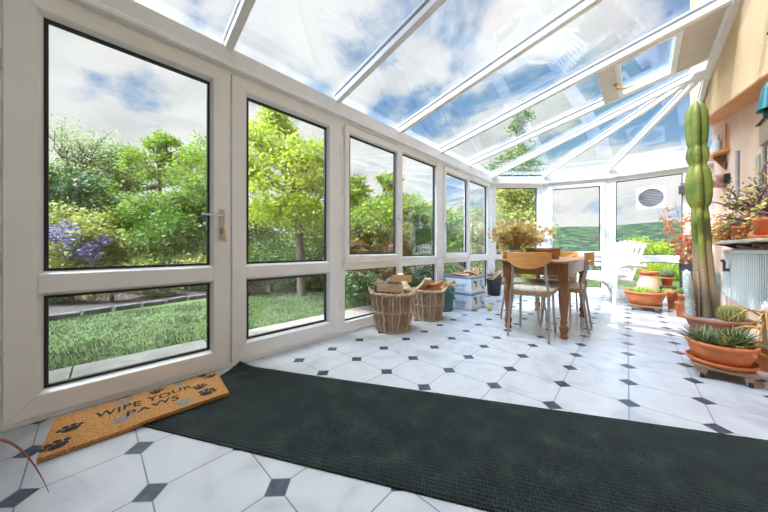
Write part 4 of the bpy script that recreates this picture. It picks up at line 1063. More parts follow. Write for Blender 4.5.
# ------------------------------------------------------------------ cactus corner
def lathe_pot(c, prof, name, parent, mat=M_terra, sx=1, sy=1, n=40):
    mb = MB(); mb.lathe(prof, c, n, 0, True, sx, sy); return mb.build(name, mat, parent)
def trolley(c, hx, hy, label, zt=0.075):
    r = tag(empty('plant_trolley', (c[0], c[1], 0)), label, 'trolley')
    for k in range(4):
        y0 = c[1]-hy + k*hy/2; mb = MB(); mb.box((c[0]-hx, y0+0.004, zt-0.02), (c[0]+hx, y0+hy/2-0.004, zt)); mb.build('slat', M_oldwood, r, bevel=0.003)
    for s in (-1, 1): mb = MB(); mb.box((c[0]+s*hx*0.7-0.02, c[1]-hy, zt-0.038), (c[0]+s*hx*0.7+0.02, c[1]+hy, zt-0.0205)); mb.build('batten', M_oldwood, r)
    for sx in (-1, 1):
        for sy in (-1, 1):
            x, y = c[0]+sx*hx*0.72, c[1]+sy*(hy-0.015)
            mb = MB(); mb.tube([(x-0.010, y, 0.0175), (x+0.010, y, 0.0175)], 0.017, 14); mb.tube([(x-0.0115, y, 0.0175), (x+0.0115, y, 0.0175)], 0.009, 10, 1); w = mb.build('caster', [M_black, M_whiteplastic], r)
            mb = MB(); mb.box((x-0.014, y-0.012, 0.028), (x-0.0115, y+0.012, zt-0.038)); mb.box((x+0.0115, y-0.012, 0.028), (x+0.014, y+0.012, zt-0.038)); mb.box((x-0.014, y-0.012, zt-0.043), (x+0.014, y+0.012, zt-0.038)); mb.build('fork', M_steel, w)
    return r
# front trough on its saucer and trolley
C1 = (0.392, 2.925)
trolley(C1, 0.135, 0.172, 'wooden plant trolley on casters under the front aloe trough', 0.078)
o = lathe_pot((C1[0], C1[1], 0.0785), [(0.0, 0.0), (0.86, 0.0), (0.96, 0.006), (1.0, 0.030), (0.975, 0.032), (0.92, 0.012), (0.0, 0.011)], 'plant_saucer', None, M_terra, 0.160, 0.178)
tag(o, 'oval terracotta saucer under the front aloe trough', 'saucer')
r = tag(empty('aloe_trough', (C1[0], C1[1], 0.095)), 'oval terracotta trough of spiky green aloes, front right', 'plant')
lathe_pot((C1[0], C1[1], 0.095), [(0.80, 0.0), (0.93, 0.07), (0.985, 0.108), (1.035, 0.110), (1.05, 0.118), (1.045, 0.132), (1.01, 0.135), (0.955, 0.128), (0.93, 0.10), (0.0, 0.10)], 'trough', r, M_terra, 0.155, 0.181, 56)
lathe_pot((C1[0], C1[1], 0.193), [(0.93, 0.004), (0.6, 0.012), (0.0, 0.016)], 'gravel', r, plain('gravelly_soil', (0.16, 0.12, 0.085), 0.95, var=0.5, scale=90, bump=1.0, bscale=110), 0.155, 0.181, 40)
M_aloe = plain('aloe_green', (0.12, 0.19, 0.06), 0.5, var=0.25, scale=40)
M_aloegrey = plain('grey_green_aloe', (0.23, 0.25, 0.14), 0.55, var=0.25, scale=60)
M_dryleaf = plain('dry_orange_leaf', (0.62, 0.30, 0.07), 0.6, var=0.25, scale=25)
M_dryleaf2 = plain('dry_yellow_leaf', (0.62, 0.42, 0.12), 0.6, var=0.25, scale=25)
def blade(mb, p0, d, L, w, droop, mi=0, th=0.3):
    """a thick pointed succulent leaf"""
    p0 = Vector(p0); d = Vector(d).normalized(); side = d.cross(Vector((0, 0, 1)))
    if side.length < 1e-3: side = Vector((1, 0, 0))
    side.normalize(); n = 7; vs = []; pts = []
    for i in range(n+1):
        t = i/n; pts.append(p0 + d*L*t + Vector((0, 0, -droop*L*t*t)))
    for i, p in enumerate(pts):
        t = i/n; ww = w*(0.75+0.5*t-1.25*t**2.2)*0.5 + 0.0006
        up = side.cross((pts[min(n, i+1)]-pts[max(0, i-1)]).normalized())
        for (a, b) in ((-1, 0.25), (0, -0.55), (1, 0.25), (0, 0.1)): vs.append(p + side*a*ww + up*b*ww*th*2.4)
    fs = []
    for i in range(n):
        for j in range(4): fs.append((i*4+j, i*4+(j+1) % 4, (i+1)*4+(j+1) % 4, (i+1)*4+j))
    mb.add(vs, fs, mi, True)
def rosette(name, parent, c, n, L, w, mats, e0=0.2, e1=1.35, droop=0.1, rg=RNG):
    for k in range(n):
        f = k/n; a = k*2.39996; e = e1*f + e0*(1-f); l = L*(1-0.35*f)*rg.uniform(.85, 1.1)
        mb = MB(); mi = 0
        blade(mb, Vector(c)+Vector((math.cos(a), math.sin(a), 0))*0.008, (math.cos(a)*math.cos(e), math.sin(a)*math.cos(e), math.sin(e)), l, w, droop); mb.build(name, mats[k % len(mats)], parent)
zg = 0.20
for i, (dx, dy, n, L, w, ms) in enumerate([(-0.075, -0.04, 40, 0.20, 0.020, [M_aloegrey, M_aloe, M_aloegrey]), (-0.09, 0.06, 26, 0.17, 0.018, [M_aloegrey]), (-0.02, 0.10, 24, 0.17, 0.02, [M_aloe, M_aloegrey]),
        (0.06, 0.03, 38, 0.21, 0.024, [M_aloe]), (0.01, -0.06, 20, 0.16, 0.022, [M_aloe, M_dryleaf2]), (0.09, 0.10, 22, 0.17, 0.022, [M_aloe])]):
    rosette('leaf', r, (C1[0]+dx, C1[1]+dy, zg), n, L, w, ms)
for k in range(14):
    a = -PI/2 + RNG.normal()*0.9; e = RNG.uniform(0.25, 0.7); mb = MB(); blade(mb, (C1[0]+0.05+RNG.uniform(-.04, .05), C1[1]-0.02, zg), (math.cos(a)*math.cos(e), math.sin(a)*math.cos(e), math.sin(e)), RNG.uniform(0.12, 0.18), 0.014, 0.5); mb.build('dry_leaf', [M_dryleaf, M_dryleaf2][k % 2], r)

# the big bowl with the tall cactus, two woolly columns and a barrel cactus
C2 = (0.461, 3.564)
CB = tag(empty('cactus_bowl', (C2[0], C2[1], 0)), 'wide terracotta bowl of gravel planted with the tall ribbed cactus', 'plant')
lathe_pot((C2[0], C2[1], 0.0), [(0.62, 0.0), (0.70, 0.10), (0.92, 0.235), (0.97, 0.25), (1.04, 0.252), (1.06, 0.268), (1.05, 0.285), (1.01, 0.29), (0.95, 0.28), (0.92, 0.26), (0.0, 0.26)], 'bowl', CB, plain('dark_terracotta', (0.40, 0.16, 0.085), 0.8, var=0.18, scale=8, bump=0.2, bscale=30), 0.186, 0.186, 56)
lathe_pot((C2[0], C2[1], 0.262), [(0.92, 0.004), (0.5, 0.014), (0.0, 0.016)], 'gravel', CB, plain('grey_gravel', (0.34, 0.33, 0.33), 0.95, var=0.6, scale=110, bump=1.0, bscale=120), 0.186, 0.186, 40)
GZ = 0.27
def ribbed(name, parent, path, radii, ribs, depth, mat, n_per=8, twist=0.0, sharp=1.0):
    """a ribbed cactus stem along a path (centre points with radii)"""
    mb = MB(); n = ribs*n_per; vs = []; fs = []; K = len(path)
    for i, (p, R) in enumerate(zip(path, radii)):
        for j in range(n):
            t = 2*PI*j/n; q = abs(math.cos(ribs*t/2 + twist))**sharp
            rr = R*(1-depth + depth*q); vs.append((p[0]+rr*math.cos(t), p[1]+rr*math.sin(t), p[2]))
    for i in range(K-1):
        for j in range(n): fs.append((i*n+j, i*n+(j+1) % n, (i+1)*n+(j+1) % n, (i+1)*n+j))
    fs.append(tuple((K-1)*n+j for j in range(n))); mb.add(vs, fs, 0, True); return mb.build(name, mat, parent)
def cactus_skin():
    m, nt, out = new_mat('cactus_skin'); p = node(nt, 'ShaderNodeBsdfPrincipled'); p.inputs['Roughness'].default_value = 0.5
    tc = node(nt, 'ShaderNodeTexCoord'); n = node(nt, 'ShaderNodeTexNoise'); n.inputs['Scale'].default_value = 5; n.inputs['Detail'].default_value = 6; link(nt, tc, 'Object', n, 'Vector')
    r = ramp(nt, [(0.30, (0.07, 0.105, 0.014)), (0.52, (0.135, 0.175, 0.024)), (0.72, (0.27, 0.26, 0.05))]); link(nt, n, 'Fac', r, 'Fac')
    sp = node(nt, 'ShaderNodeSeparateXYZ'); link(nt, tc, 'Object', sp, 0)
    n3 = node(nt, 'ShaderNodeTexNoise'); n3.inputs['Scale'].default_value = 6; mp = node(nt, 'ShaderNodeMapping'); mp.inputs['Scale'].default_value = (6, 6, 0.5); link(nt, tc, 'Object', mp, 0); link(nt, mp, 0, n3, 'Vector')
    # corky old bark on the lowest part of the stem
    mr = node(nt, 'ShaderNodeMapRange'); mr.inputs[1].default_value = 1.35; mr.inputs[2].default_value = 0.35; link(nt, sp, 2, mr, 0)
    ad = node(nt, 'ShaderNodeMath', operation='ADD'); link(nt, mr, 0, ad, 0); link(nt, n3, 'Fac', ad, 1)
    st = node(nt, 'ShaderNodeMapRange'); st.inputs[1].default_value = 0.85; st.inputs[2].default_value = 1.1; nt.links.new(ad.outputs[0], st.inputs[0])
    mx = node(nt, 'ShaderNodeMix', data_type='RGBA'); nt.links.new(st.outputs[0], mx.inputs[0]); link(nt, r, 'Color', mx, 6); mx.inputs[7].default_value = (0.23, 0.16, 0.095, 1)
    nt.links.new(mx.outputs[2], p.inputs['Base Color']); link(nt, p, 0, out, 'Surface'); return m
zz = [0.0, 0.10, 0.30, 0.55, 0.80, 0.90, 0.945, 0.985, 1.05, 1.15, 1.24, 1.29, 1.32, 1.35, 1.41, 1.455, 1.485, 1.52, 1.60, 1.70, 1.78, 1.83, 1.865, 1.88]
rr = [0.082, 0.074, 0.064, 0.057, 0.055, 0.054, 0.048, 0.066, 0.077, 0.079, 0.074, 0.062, 0.047, 0.060, 0.068, 0.064, 0.054, 0.062, 0.068, 0.070, 0.066, 0.054, 0.034, 0.012]
zi = np.linspace(0, 1.88, 110); ri = np.interp(zi, zz, rr)
base = Vector((C2[0]-0.050, C2[1]+0.016, GZ))
path = [(base.x - 0.062*(z/1.8) - 0.010*math.sin(z*1.7), base.y - 0.010*(z/1.8), base.z+z) for z in zi]
tc_ = ribbed('tall_cactus', CB, path, ri, 4, 0.58, cactus_skin(), 12, 0.25, 1.0)
mb = MB()
M_spine = plain('brown_spine', (0.35, 0.24, 0.12), 0.8)
for i in range(4, 108, 2):
    for k in range(4):
        t = (2*PI*k - 2*0.25)/4; R = ri[i]; p = Vector(path[i]) + Vector((math.cos(t)*R, math.sin(t)*R, 0))
        mb.ball(p, 0.0035, 6)
mb.build('areoles', M_spine, tc_)['kind'] = 'stuff'
def woolly(x, y, h, R, lean, label):
    n = 16; zi_ = np.linspace(0, h, n); path_ = [(x+lean[0]*(z/h), y+lean[1]*(z/h), GZ+z) for z in zi_]; rad_ = [R*(0.95+0.08*math.sin(z*30))*min(1, math.sqrt(max(0.02, (h-z)/(R*1.1)))) for z in zi_]
    o = ribbed('woolly_column', CB, path_, rad_, 16, 0.10, plain('grey_green_wool', (0.50, 0.56, 0.47), 0.9, var=0.12, scale=60, bump=0.6, bscale=120), 3)
    o['label'] = label
    V = []
    for i in range(1600):
        z = RNG.uniform(0, h*0.99); k = min(n-1, int(z/h*(n-1)+.5)); a = RNG.uniform(0, 2*PI); rr_ = rad_[k]
        p = np.array([x+lean[0]*z/h+rr_*math.cos(a), y+lean[1]*z/h+rr_*math.sin(a), GZ+z]); d = np.array([math.cos(a)*.8, math.sin(a)*.8, RNG.uniform(-.7, .9)])*0.014
        s = np.array([-math.sin(a), math.cos(a), 0])*0.0012; V.append([p-s, p+s, p+d+s*.3, p+d-s*.3])
    h_ = quads('wool', np.array(V), plain('white_wool', (0.80, 0.80, 0.76), 0.9), o); h_['kind'] = 'stuff'
    return o
woolly(C2[0]-0.145, C2[1]-0.04, 0.41, 0.027, (-0.03, -0.005), 'white woolly column cactus left of the tall trunk')
woolly(C2[0]+0.010, C2[1]+0.130, 0.40, 0.026, (0.01, 0.01), 'white woolly column cactus right of the tall trunk')
bz = np.linspace(0, PI*0.93, 22)
bc = (C2[0]+0.068, C2[1]-0.050)
path = [(bc[0], bc[1], GZ + 0.058 - 0.066*math.cos(t)) for t in bz]; rad = [max(0.010, 0.070*math.sin(t)) for t in bz]
bo = ribbed('barrel_cactus', CB, path, rad, 20, 0.16, plain('barrel_green', (0.16, 0.22, 0.07), 0.6, var=0.15), 4)
V = []
for k in range(20):
    t = 2*PI*k/20
    for i in range(3, 21):
        p0 = np.array([bc[0]+rad[i]*math.cos(t), bc[1]+rad[i]*math.sin(t), path[i][2]])
        for s in range(6):
            d = np.array([math.cos(t)*math.sin(bz[i]), math.sin(t)*math.sin(bz[i]), -math.cos(bz[i])]) + RNG.normal(size=3)*0.7; d = d/np.linalg.norm(d)*0.022
            w = np.cross(d, RNG.normal(size=3)); w = w/np.linalg.norm(w)*0.0009; V.append([p0-w, p0+w, p0+d+w*.2, p0+d-w*.2])
q = quads('spines', np.array(V), plain('golden_spine', (0.72, 0.58, 0.18), 0.7), bo); q['kind'] = 'stuff'
mb = MB()                                                           # thin second stem beside the trunk
mb.tube([(base.x-0.050, base.y-0.05, GZ), (base.x-0.052, base.y-0.05, GZ+0.25), (base.x-0.06, base.y-0.045, GZ+0.42)], [0.010, 0.009, 0.007], 10); mb.build('side_stem', plain('corky_stem', (0.30, 0.20, 0.13), 0.85, var=0.2, scale=30), CB)

# dry arching aloe in a pot by the radiator
C3 = (0.635, 3.235)
r = tag(empty('dry_aloe', (C3[0], C3[1], 0)), 'plant with long dry orange arching leaves at the right edge', 'plant')
lathe_pot((*C3, 0.0), [(0.05, 0), (0.07, 0.16), (0.075, 0.165), (0.075, 0.19), (0.065, 0.19), (0.06, 0.16), (0, 0.16)], 'pot', r)
M_stem = plain('aloe_stem', (0.30, 0.2, 0.1), 0.8)
mb = MB(); mb.tube([(*C3, 0.155), (C3[0], C3[1], 0.30), (C3[0]-0.005, C3[1]-0.01, 0.42)], [0.016, 0.014, 0.012], 8); mb.build('stem', M_stem, r)
for k in range(20):
    a = PI + (k-9.5)*0.24 + RNG.normal()*0.1; e = RNG.uniform(0.2, 0.9); z0 = 0.28+0.14*RNG.random(); L = RNG.uniform(0.16, 0.26)
    d = Vector((math.cos(a)*math.cos(e), math.sin(a)*math.cos(e), math.sin(e)))
    if a > PI*1.25 or a < PI*0.75: L *= 0.6
    pts = [Vector((*C3, z0)) + d*L*t + Vector((0, 0, -0.30*t*t*(0.6+0.4*math.sin(k)))) for t in [i/10 for i in range(11)]]
    mb = MB(); mb.tube(pts, [0.007*(1-0.85*i/10)+0.0012 for i in range(11)], 6); mb.build('dry_leaf', [M_dryleaf, M_dryleaf2, M_dryleaf][k % 3], r)

# second trolley with a round bowl of succulents
C4 = (0.035, 5.305)
trolley(C4, 0.165, 0.18, 'wooden plant trolley on casters under the round succulent bowl', 0.075)
r = tag(empty('succulent_bowl', (C4[0], C4[1], 0.076)), 'wide round terracotta bowl of low green succulents on a trolley', 'plant')
lathe_pot((*C4, 0.076), [(0.20, 0.0), (0.235, 0.06), (0.268, 0.135), (0.272, 0.155), (0.288, 0.158), (0.292, 0.178), (0.28, 0.19), (0.262, 0.185), (0.25, 0.15), (0.0, 0.15)], 'bowl', r, M_terra, 0.78, 0.78, 48)
lathe_pot((*C4, 0.225), [(0.197, 0.004), (0, 0.02)], 'soil', r, M_soil)
M_succ = [plain('bright_succulent', (0.32, 0.46, 0.07), 0.5, var=0.2), plain('yellow_succulent', (0.48, 0.46, 0.12), 0.5, var=0.2), plain('rusty_succulent', (0.50, 0.28, 0.12), 0.6, var=0.2), plain('mid_green_succulent', (0.16, 0.32, 0.06), 0.5, var=0.2)]
for k in range(22):
    a = k*2.4; d = 0.15*math.sqrt((k+0.3)/22); L = RNG.uniform(0.05, 0.085)*(1.25 if k < 8 else 0.9)
    cpos = (C4[0]+d*math.cos(a), C4[1]+d*math.sin(a), 0.242); mb = MB()
    for q in range(14):
        f = q/14; a2 = q*2.4; e = 0.3+1.1*f; blade(mb, cpos, (math.cos(a2)*math.cos(e), math.sin(a2)*math.cos(e), math.sin(e)), L*(1.2-0.4*f)*1.15, 0.024, 0.05, 0, 0.5)
    mb.build('rosette', M_succ[(0 if k < 9 else (k*7) % 4)], r)

# pale urn, and the small pots by the window
r = tag(empty('urn', (0.08, 5.68, 0)), 'big pale clay urn with orange rim behind the succulent bowl', 'urn')
lathe_pot((0.08, 5.68, 0), [(0.08, 0.0), (0.108, 0.10), (0.125, 0.20), (0.124, 0.30), (0.110, 0.40), (0.092, 0.475), (0.094, 0.48)], 'urn_body', r, M_terra_pale)
lathe_pot((0.08, 5.68, 0.478), [(0.095, 0.0), (0.116, 0.006), (0.118, 0.04), (0.106, 0.045), (0.096, 0.03), (0.092, -0.1), (0, -0.1)], 'rim', r, M_terra)
def potted(name, c, r0, h, label, potmat=M_terra):
    o = tag(empty(name, (c[0], c[1], c[2] if len(c) > 2 else 0)), label, 'plant'); z = c[2] if len(c) > 2 else 0
    lathe_pot((c[0], c[1], z), [(r0*0.68, 0.0), (r0*0.9, h*0.8), (r0*0.98, h*0.82), (r0, h), (r0*0.88, h), (r0*0.84, h*0.86), (0, h*0.86)], 'pot', o, potmat)
    lathe_pot((c[0], c[1], z+h*0.86), [(r0*0.84, 0.002), (0, 0.006)], 'soil', o, M_soil, 1, 1, 20); return o, z+h*0.87
o, zt = potted('small_pot', (0.375, 5.03), 0.066, 0.19, 'small orange clay pot with a little rosette left of the woolly cactus')
rosette('leaf', o, (0.375, 5.03, zt), 14, 0.06, 0.018, [M_succ[3]])
def tablestand(c, w, h, label):
    o = tag(empty('plant_stand', (c[0], c[1], 0)), label, 'plant stand')
    mb = MB(); mb.box((c[0]-w, c[1]-w, h-0.025), (c[0]+w, c[1]+w, h)); mb.build('top', M_oldwood, o)
    for sx in (-1, 1):
        for sy in (-1, 1): mb = MB(); mb.box((c[0]+sx*(w-0.03)-0.015, c[1]+sy*(w-0.03)-0.015, 0), (c[0]+sx*(w-0.03)+0.015, c[1]+sy*(w-0.03)+0.015, h-0.025)); mb.build('leg', M_oldwood, o)
    return o
tablestand((0.285, 5.90), 0.10, 0.30, 'low weathered plant stand under the round dark cactus')
o, zt = potted('round_cactus', (0.285, 5.90, 0.301), 0.075, 0.13, 'round dark cactus in a clay pot near the window')
path = [(0.285, 5.90, zt + 0.07 - 0.078*math.cos(t)) for t in bz]; rad = [max(0.012, 0.085*math.sin(t)) for t in bz]
ribbed('body', o, path, rad, 16, 0.15, plain('dark_cactus', (0.10, 0.13, 0.06), 0.8, var=0.4, scale=50, bump=0.7, bscale=90), 4)
o, zt = potted('yellow_succulent', (0.325, 5.60), 0.066, 0.27, 'yellow green succulent in a clay pot right of the urn')
for k in range(7): a = k*2.4; rosette('leaf', o, (0.325+0.04*math.sqrt(k/3)*math.cos(a), 5.60+0.05*math.sqrt(k/3)*math.sin(a), zt), 9, 0.08, 0.028, [M_succ[1], M_succ[0]])
o, zt = potted('spiny_cactus', (0.43, 5.46), 0.066, 0.25, 'small dark green cactus in a clay pot before the black planter')
path = [(0.43, 5.46, zt + 0.06 - 0.06*math.cos(t)) for t in bz]; rad = [max(0.01, 0.058*math.sin(t)) for t in bz]
ribbed('body', o, path, rad, 14, 0.18, plain('green_cactus', (0.14, 0.20, 0.06), 0.7, var=0.3, scale=50), 4)
# tall dark planter with a red leaved plant
c = (0.50, 6.00)
r = tag(empty('red_leaf_plant', (c[0], c[1], 0)), 'tall black planter of orange and red leaves at the window right', 'plant')
mb = MB(); mb.add(*[[(c[0]+sx*w, c[1]+sy*w, z) for (w, z) in ((0.065, 0), (0.085, 0.64)) for (sx, sy) in ((-1,-1),(1,-1),(1,1),(-1,1))], [(3,2,1,0),(4,5,6,7),(0,1,5,4),(1,2,6,5),(2,3,7,6),(3,0,4,7)]]); mb.build('planter', plain('charcoal_planter', (0.035, 0.038, 0.042), 0.5), r, bevel=0.006)
P = []
for k in range(16):
    a = RNG.uniform(0, 2*PI); L = RNG.uniform(0.35, 1.0); sp = RNG.uniform(0.05, 0.24)
    p0 = Vector((c[0]+0.04*math.cos(a), c[1]+0.04*math.sin(a), 0.635)); dirx = math.cos(a)*sp - 0.09; diry = math.sin(a)*sp*0.8 - 0.04
    pts = [p0 + Vector((dirx*t + 0.015*math.sin(t*9+k), diry*t, L*t)) for t in [i/7 for i in range(8)]]
    mb = MB(); mb.tube(pts, [0.006-0.0005*i for i in range(8)], 6); mb.build('stem', M_twig, r)
    for q in range(23): t = RNG.uniform(0.0, 1.0); i = min(6, int(t*7)); P.append(np.array(pts[i].lerp(pts[i+1], t*7-i)) + RNG.normal(size=3)*0.03)
quads('foliage', leaf_quads(np.array(P), 0.058, 0.75, 0.15), leafmat('orange_red_leaf', (0.62, 0.09, 0.06), (0.66, 0.26, 0.09), (0.60, 0.42, 0.18), 0.35), r)

# ------------------------------------------------------------------ things on the house wall
# radiator
r = tag(empty('radiator', (WXR-0.03, 4.4, 0.3)), 'white ridged panel radiator on the plaster wall under the shelf', 'radiator')
M_rad = plain('radiator_white', (0.50, 0.535, 0.52), 0.4, var=0.02)
mb = MB(); ya, yb_ = 3.42, 5.34; n = int((yb_-ya)/0.062); poly = []
for k in range(n):
    y = ya + (yb_-ya)*k/n; s = (yb_-ya)/n
    poly += [(0.738, y, 0), (0.738, y+0.45*s, 0), (0.757, y+0.55*s, 0), (0.757, y+0.9*s, 0)]
poly += [(0.738, yb_, 0), (0.772, yb_, 0), (0.772, ya, 0)]
mb.prism([(p[0], p[1], 0.30) for p in poly[::-1]], (0, 0, 0.52)); mb.build('panel', M_rad, r)
mb = MB(); mb.box((0.734, ya-0.003, 0.82), (0.778, yb_+0.003, 0.852)); mb.box((0.742, ya-0.003, 0.285), (0.772, yb_+0.003, 0.30)); mb.build('cover_rail', M_rad, r, bevel=0.004)
for y in (ya+0.25, yb_-0.25): mb = MB(); mb.box((0.772, y-0.02, 0.35), (0.80, y+0.02, 0.75)); mb.build('bracket', M_rad, r)
for yp in (yb_-0.05, ya+0.05): mb = MB(); mb.tube([(0.757, yp, 0.29), (0.757, yp, 0.0)], 0.009, 8); mb.build('pipe', M_rad, r)
# dark tap key on the left end of the radiator
mb = MB(); mb.tube([(0.70, 5.0, 0.62), (0.70, 5.0, 0.70), (0.68, 4.94, 0.725), (0.66, 4.86, 0.72)], [0.012, 0.014, 0.018, 0.006], 8); mb.box((0.69, 4.98, 0.60), (0.745, 5.02, 0.635)); mb.build('thermostat_valve', plain('brown_valve', (0.08, 0.05, 0.04), 0.5), r)
# shelf above
r = tag(empty('wall_shelf', (WXR, 4.4, 0.93)), 'grey weathered board shelf on dark brackets above the radiator', 'shelf')
mb = MB(); mb.box((0.60, 3.30, 0.915), (0.798, 5.25, 0.94)); mb.build('board', wood('grey_board', (0.30, 0.26, 0.20), (0.50, 0.44, 0.33), 5, (10, 1, 10), 0.7), r, bevel=0.004)
for y in (3.55, 4.25, 4.95):
    mb = MB(); mb.prism([(0.62, y-0.012, 0.914), (0.799, y-0.012, 0.914), (0.799, y-0.012, 0.868), (0.78, y-0.012, 0.868)], (0, 0.024, 0)); mb.build('bracket', M_black, r)
mb = MB(); mb.box((0.775, 3.31, 0.875), (0.799, 5.24, 0.914)); mb.build('batten', M_oldwood, r)
M_brickband = M_terra_pale
# saucers and pots on the shelf
SZ = 0.9405
mb = MB(); mb.lathe([(0.06, 0), (0.078, 0.012), (0.072, 0.013), (0.055, 0.005), (0, 0.005)], (0.692, 4.62, SZ), 28); o = mb.build('saucer', plain('grey_enamel', (0.55, 0.57, 0.58), 0.3), None, base=(0.692, 4.62, SZ)); tag(o, 'shallow grey dish at the left end of the shelf', 'dish')
def branchy(root, c, n, L, spread, mat, lift=(0.1, 0.7), toward=(0, 0, 0), r0=0.012):
    pts_all = []
    for k in range(n):
        a = 2*PI*k/n + RNG.normal()*0.3; e = RNG.uniform(*lift); l = L*RNG.uniform(0.6, 1.1); d = Vector((math.cos(a)*math.cos(e)*spread[0], math.sin(a)*math.cos(e)*spread[1], math.sin(e)*spread[2])) + Vector(toward)*RNG.uniform(.4, 1)
        pts = [Vector(c)]; cur = Vector(c); dd = d.copy()
        for i in range(6): dd = (dd + Vector(RNG.normal(size=3))*0.28 + Vector((0, 0, -0.05*i))); cur = cur + dd.normalized()*l/6*max(0.7, min(1.2, d.length)); cur.x = max(0.53, min(cur.x, 0.785)); pts.append(cur.copy())
        mb = MB(); mb.tube(pts, [r0*(1-0.13*i) for i in range(7)], 7); mb.build('branch', mat, root); pts_all.append(pts)
        for j in (2, 3, 4):
            q = pts[j]; d2 = (d.normalized() + Vector(RNG.normal(size=3))*0.8).normalized(); ps = [q, q + d2*l*0.2, q + d2*l*0.36 + Vector((0, 0, -0.02))]
            for v in ps: v.x = min(v.x, 0.785)
            mb = MB(); mb.tube(ps, [r0*0.5, r0*0.38, r0*0.25], 6); mb.build('branch', mat, root); pts_all.append(ps)
    return pts_all
M_jade = plain('dark_jade_branch', (0.10, 0.065, 0.07), 0.7, var=0.25, scale=30)
def jade_leaves(root, pts_all, n, size, mat, jit=0.025):
    P = []
    for k in range(n):
        ps = pts_all[RNG.integers(len(pts_all))]; i = RNG.integers(1, len(ps)-1) if len(ps) > 2 else 0; i = min(i, len(ps)-2)
        p = np.array(ps[i].lerp(ps[i+1], RNG.random())) + RNG.normal(size=3)*jit; p[0] = max(0.52, min(p[0], 0.745)); P.append(p)
    return quads('foliage', leaf_quads(np.array(P), size, 0.7, -0.1), mat, root)
M_jleaf = leafmat('jade_leaf', (0.34, 0.34, 0.06), (0.46, 0.27, 0.10), (0.17, 0.22, 0.04), 0.12, 0.35)
c = (0.685, 3.50)
r, zt = potted('jade_plant', (c[0], c[1], SZ+0.012), 0.064, 0.15, 'big jade plant with dark twisting branches in a bright orange pot', M_terra_bright)
lathe_pot((c[0], c[1], SZ), [(0.06, 0), (0.078, 0.012), (0.078, 0.022), (0.07, 0.020), (0.062, 0.012), (0, 0.0118)], 'saucer', r, M_terra_bright)
mb = MB(); mb.tube([(c[0], c[1], zt), (c[0]-0.01, c[1]+0.03, zt+0.06)], [0.026, 0.022], 8); mb.build('trunk', M_jade, r)
pa = branchy(r, (c[0]-0.01, c[1]+0.03, zt+0.05), 14, 0.42, (0.45, 1.0, 0.75), M_jade, (0.05, 1.0), (-0.03, 0.65, 0.05), 0.013)
jade_leaves(r, pa, 720, 0.028, M_jleaf)
c = (0.69, 4.22)
r, zt = potted('trailing_jade', (c[0], c[1], SZ), 0.062, 0.14, 'bushy succulent with yellow brown leaves in a clay pot, left of the big jade plant', M_terra)
pa = branchy(r, (c[0], c[1], zt), 11, 0.34, (0.55, 1.0, 0.8), M_jade, (-0.1, 1.0), (-0.06, 0.25, -0.02), 0.010)
jade_leaves(r, pa, 650, 0.030, leafmat('yellow_brown_leaf', (0.46, 0.30, 0.06), (0.50, 0.22, 0.08), (0.28, 0.30, 0.05), 0.15))
c = (0.67, 4.92)
r, zt = potted('hanging_succulent', (c[0], c[1], SZ), 0.06, 0.12, 'leggy succulent with orange yellow leaves spilling off the shelf left end', M_terra)
pa = branchy(r, (c[0], c[1], zt), 12, 0.30, (0.7, 0.9, 0.9), M_jade, (-0.3, 1.2), (-0.06, 0.05, 0.0), 0.008)
jade_leaves(r, pa, 650, 0.032, leafmat('orange_yellow_leaf', (0.60, 0.36, 0.08), (0.55, 0.26, 0.10), (0.40, 0.40, 0.10), 0.25), 0.03)

# half-round wooden shelf with bottles
zsx = 2.115
r = tag(empty('bracket_shelf', (WXR, 5.62, zsx)), 'half round orange wooden bracket shelf high on the wall', 'shelf')
mb = MB(); mb.prism([(0.798, 5.62+0.26, zsx-0.03), (0.798, 5.62-0.26, zsx-0.03)] + [(0.798-0.17*math.sin(PI*k/12), 5.62-0.26*math.cos(PI*k/12), zsx-0.03) for k in range(1, 12)], (0, 0, 0.03)); mb.build('board', M_beech, r, bevel=0.004)
mb = MB(); mb.prism([(0.799, 5.60, zsx-0.03), (0.69, 5.60, zsx-0.03), (0.70, 5.60, zsx-0.06), (0.799, 5.60, zsx-0.22)], (0, 0.03, 0)); mb.build('bracket', wood('brown_bracket', (0.25, 0.12, 0.05), (0.40, 0.20, 0.09)), r)
M_bottle = plain('pale_blue_glass', (0.62, 0.74, 0.76), 0.1, var=0.05)
mb = MB(); mb.lathe([(0.04, 0), (0.042, 0.01), (0.042, 0.13), (0.015, 0.18), (0.013, 0.235), (0.016, 0.24), (0.0, 0.24)], (0.72, 5.53, zsx+0.0005), 24); o = mb.build('bottle', M_bottle, None, base=(0.72, 5.53, zsx)); tag(o, 'pale glass bottle with narrow neck on the half round shelf', 'bottle')
mb = MB(); mb.lathe([(0.035, 0), (0.048, 0.02), (0.05, 0.08), (0.02, 0.11), (0.018, 0.16), (0.022, 0.165), (0, 0.165)], (0.705, 5.72, zsx+0.0005), 24); o = mb.build('glass_flask', M_bottle, None, base=(0.705, 5.72, zsx)); tag(o, 'round bodied glass flask at the left of the half round shelf', 'bottle')
mb = MB(); mb.box((0.765, 5.415, zsx+0.0005), (0.785, 5.45, zsx+0.33)); o = mb.build('wooden_slat', M_beech, None, base=(0.77, 5.43, zsx)); tag(o, 'thin upright strip of wood standing right of the bottle', 'wood strip')
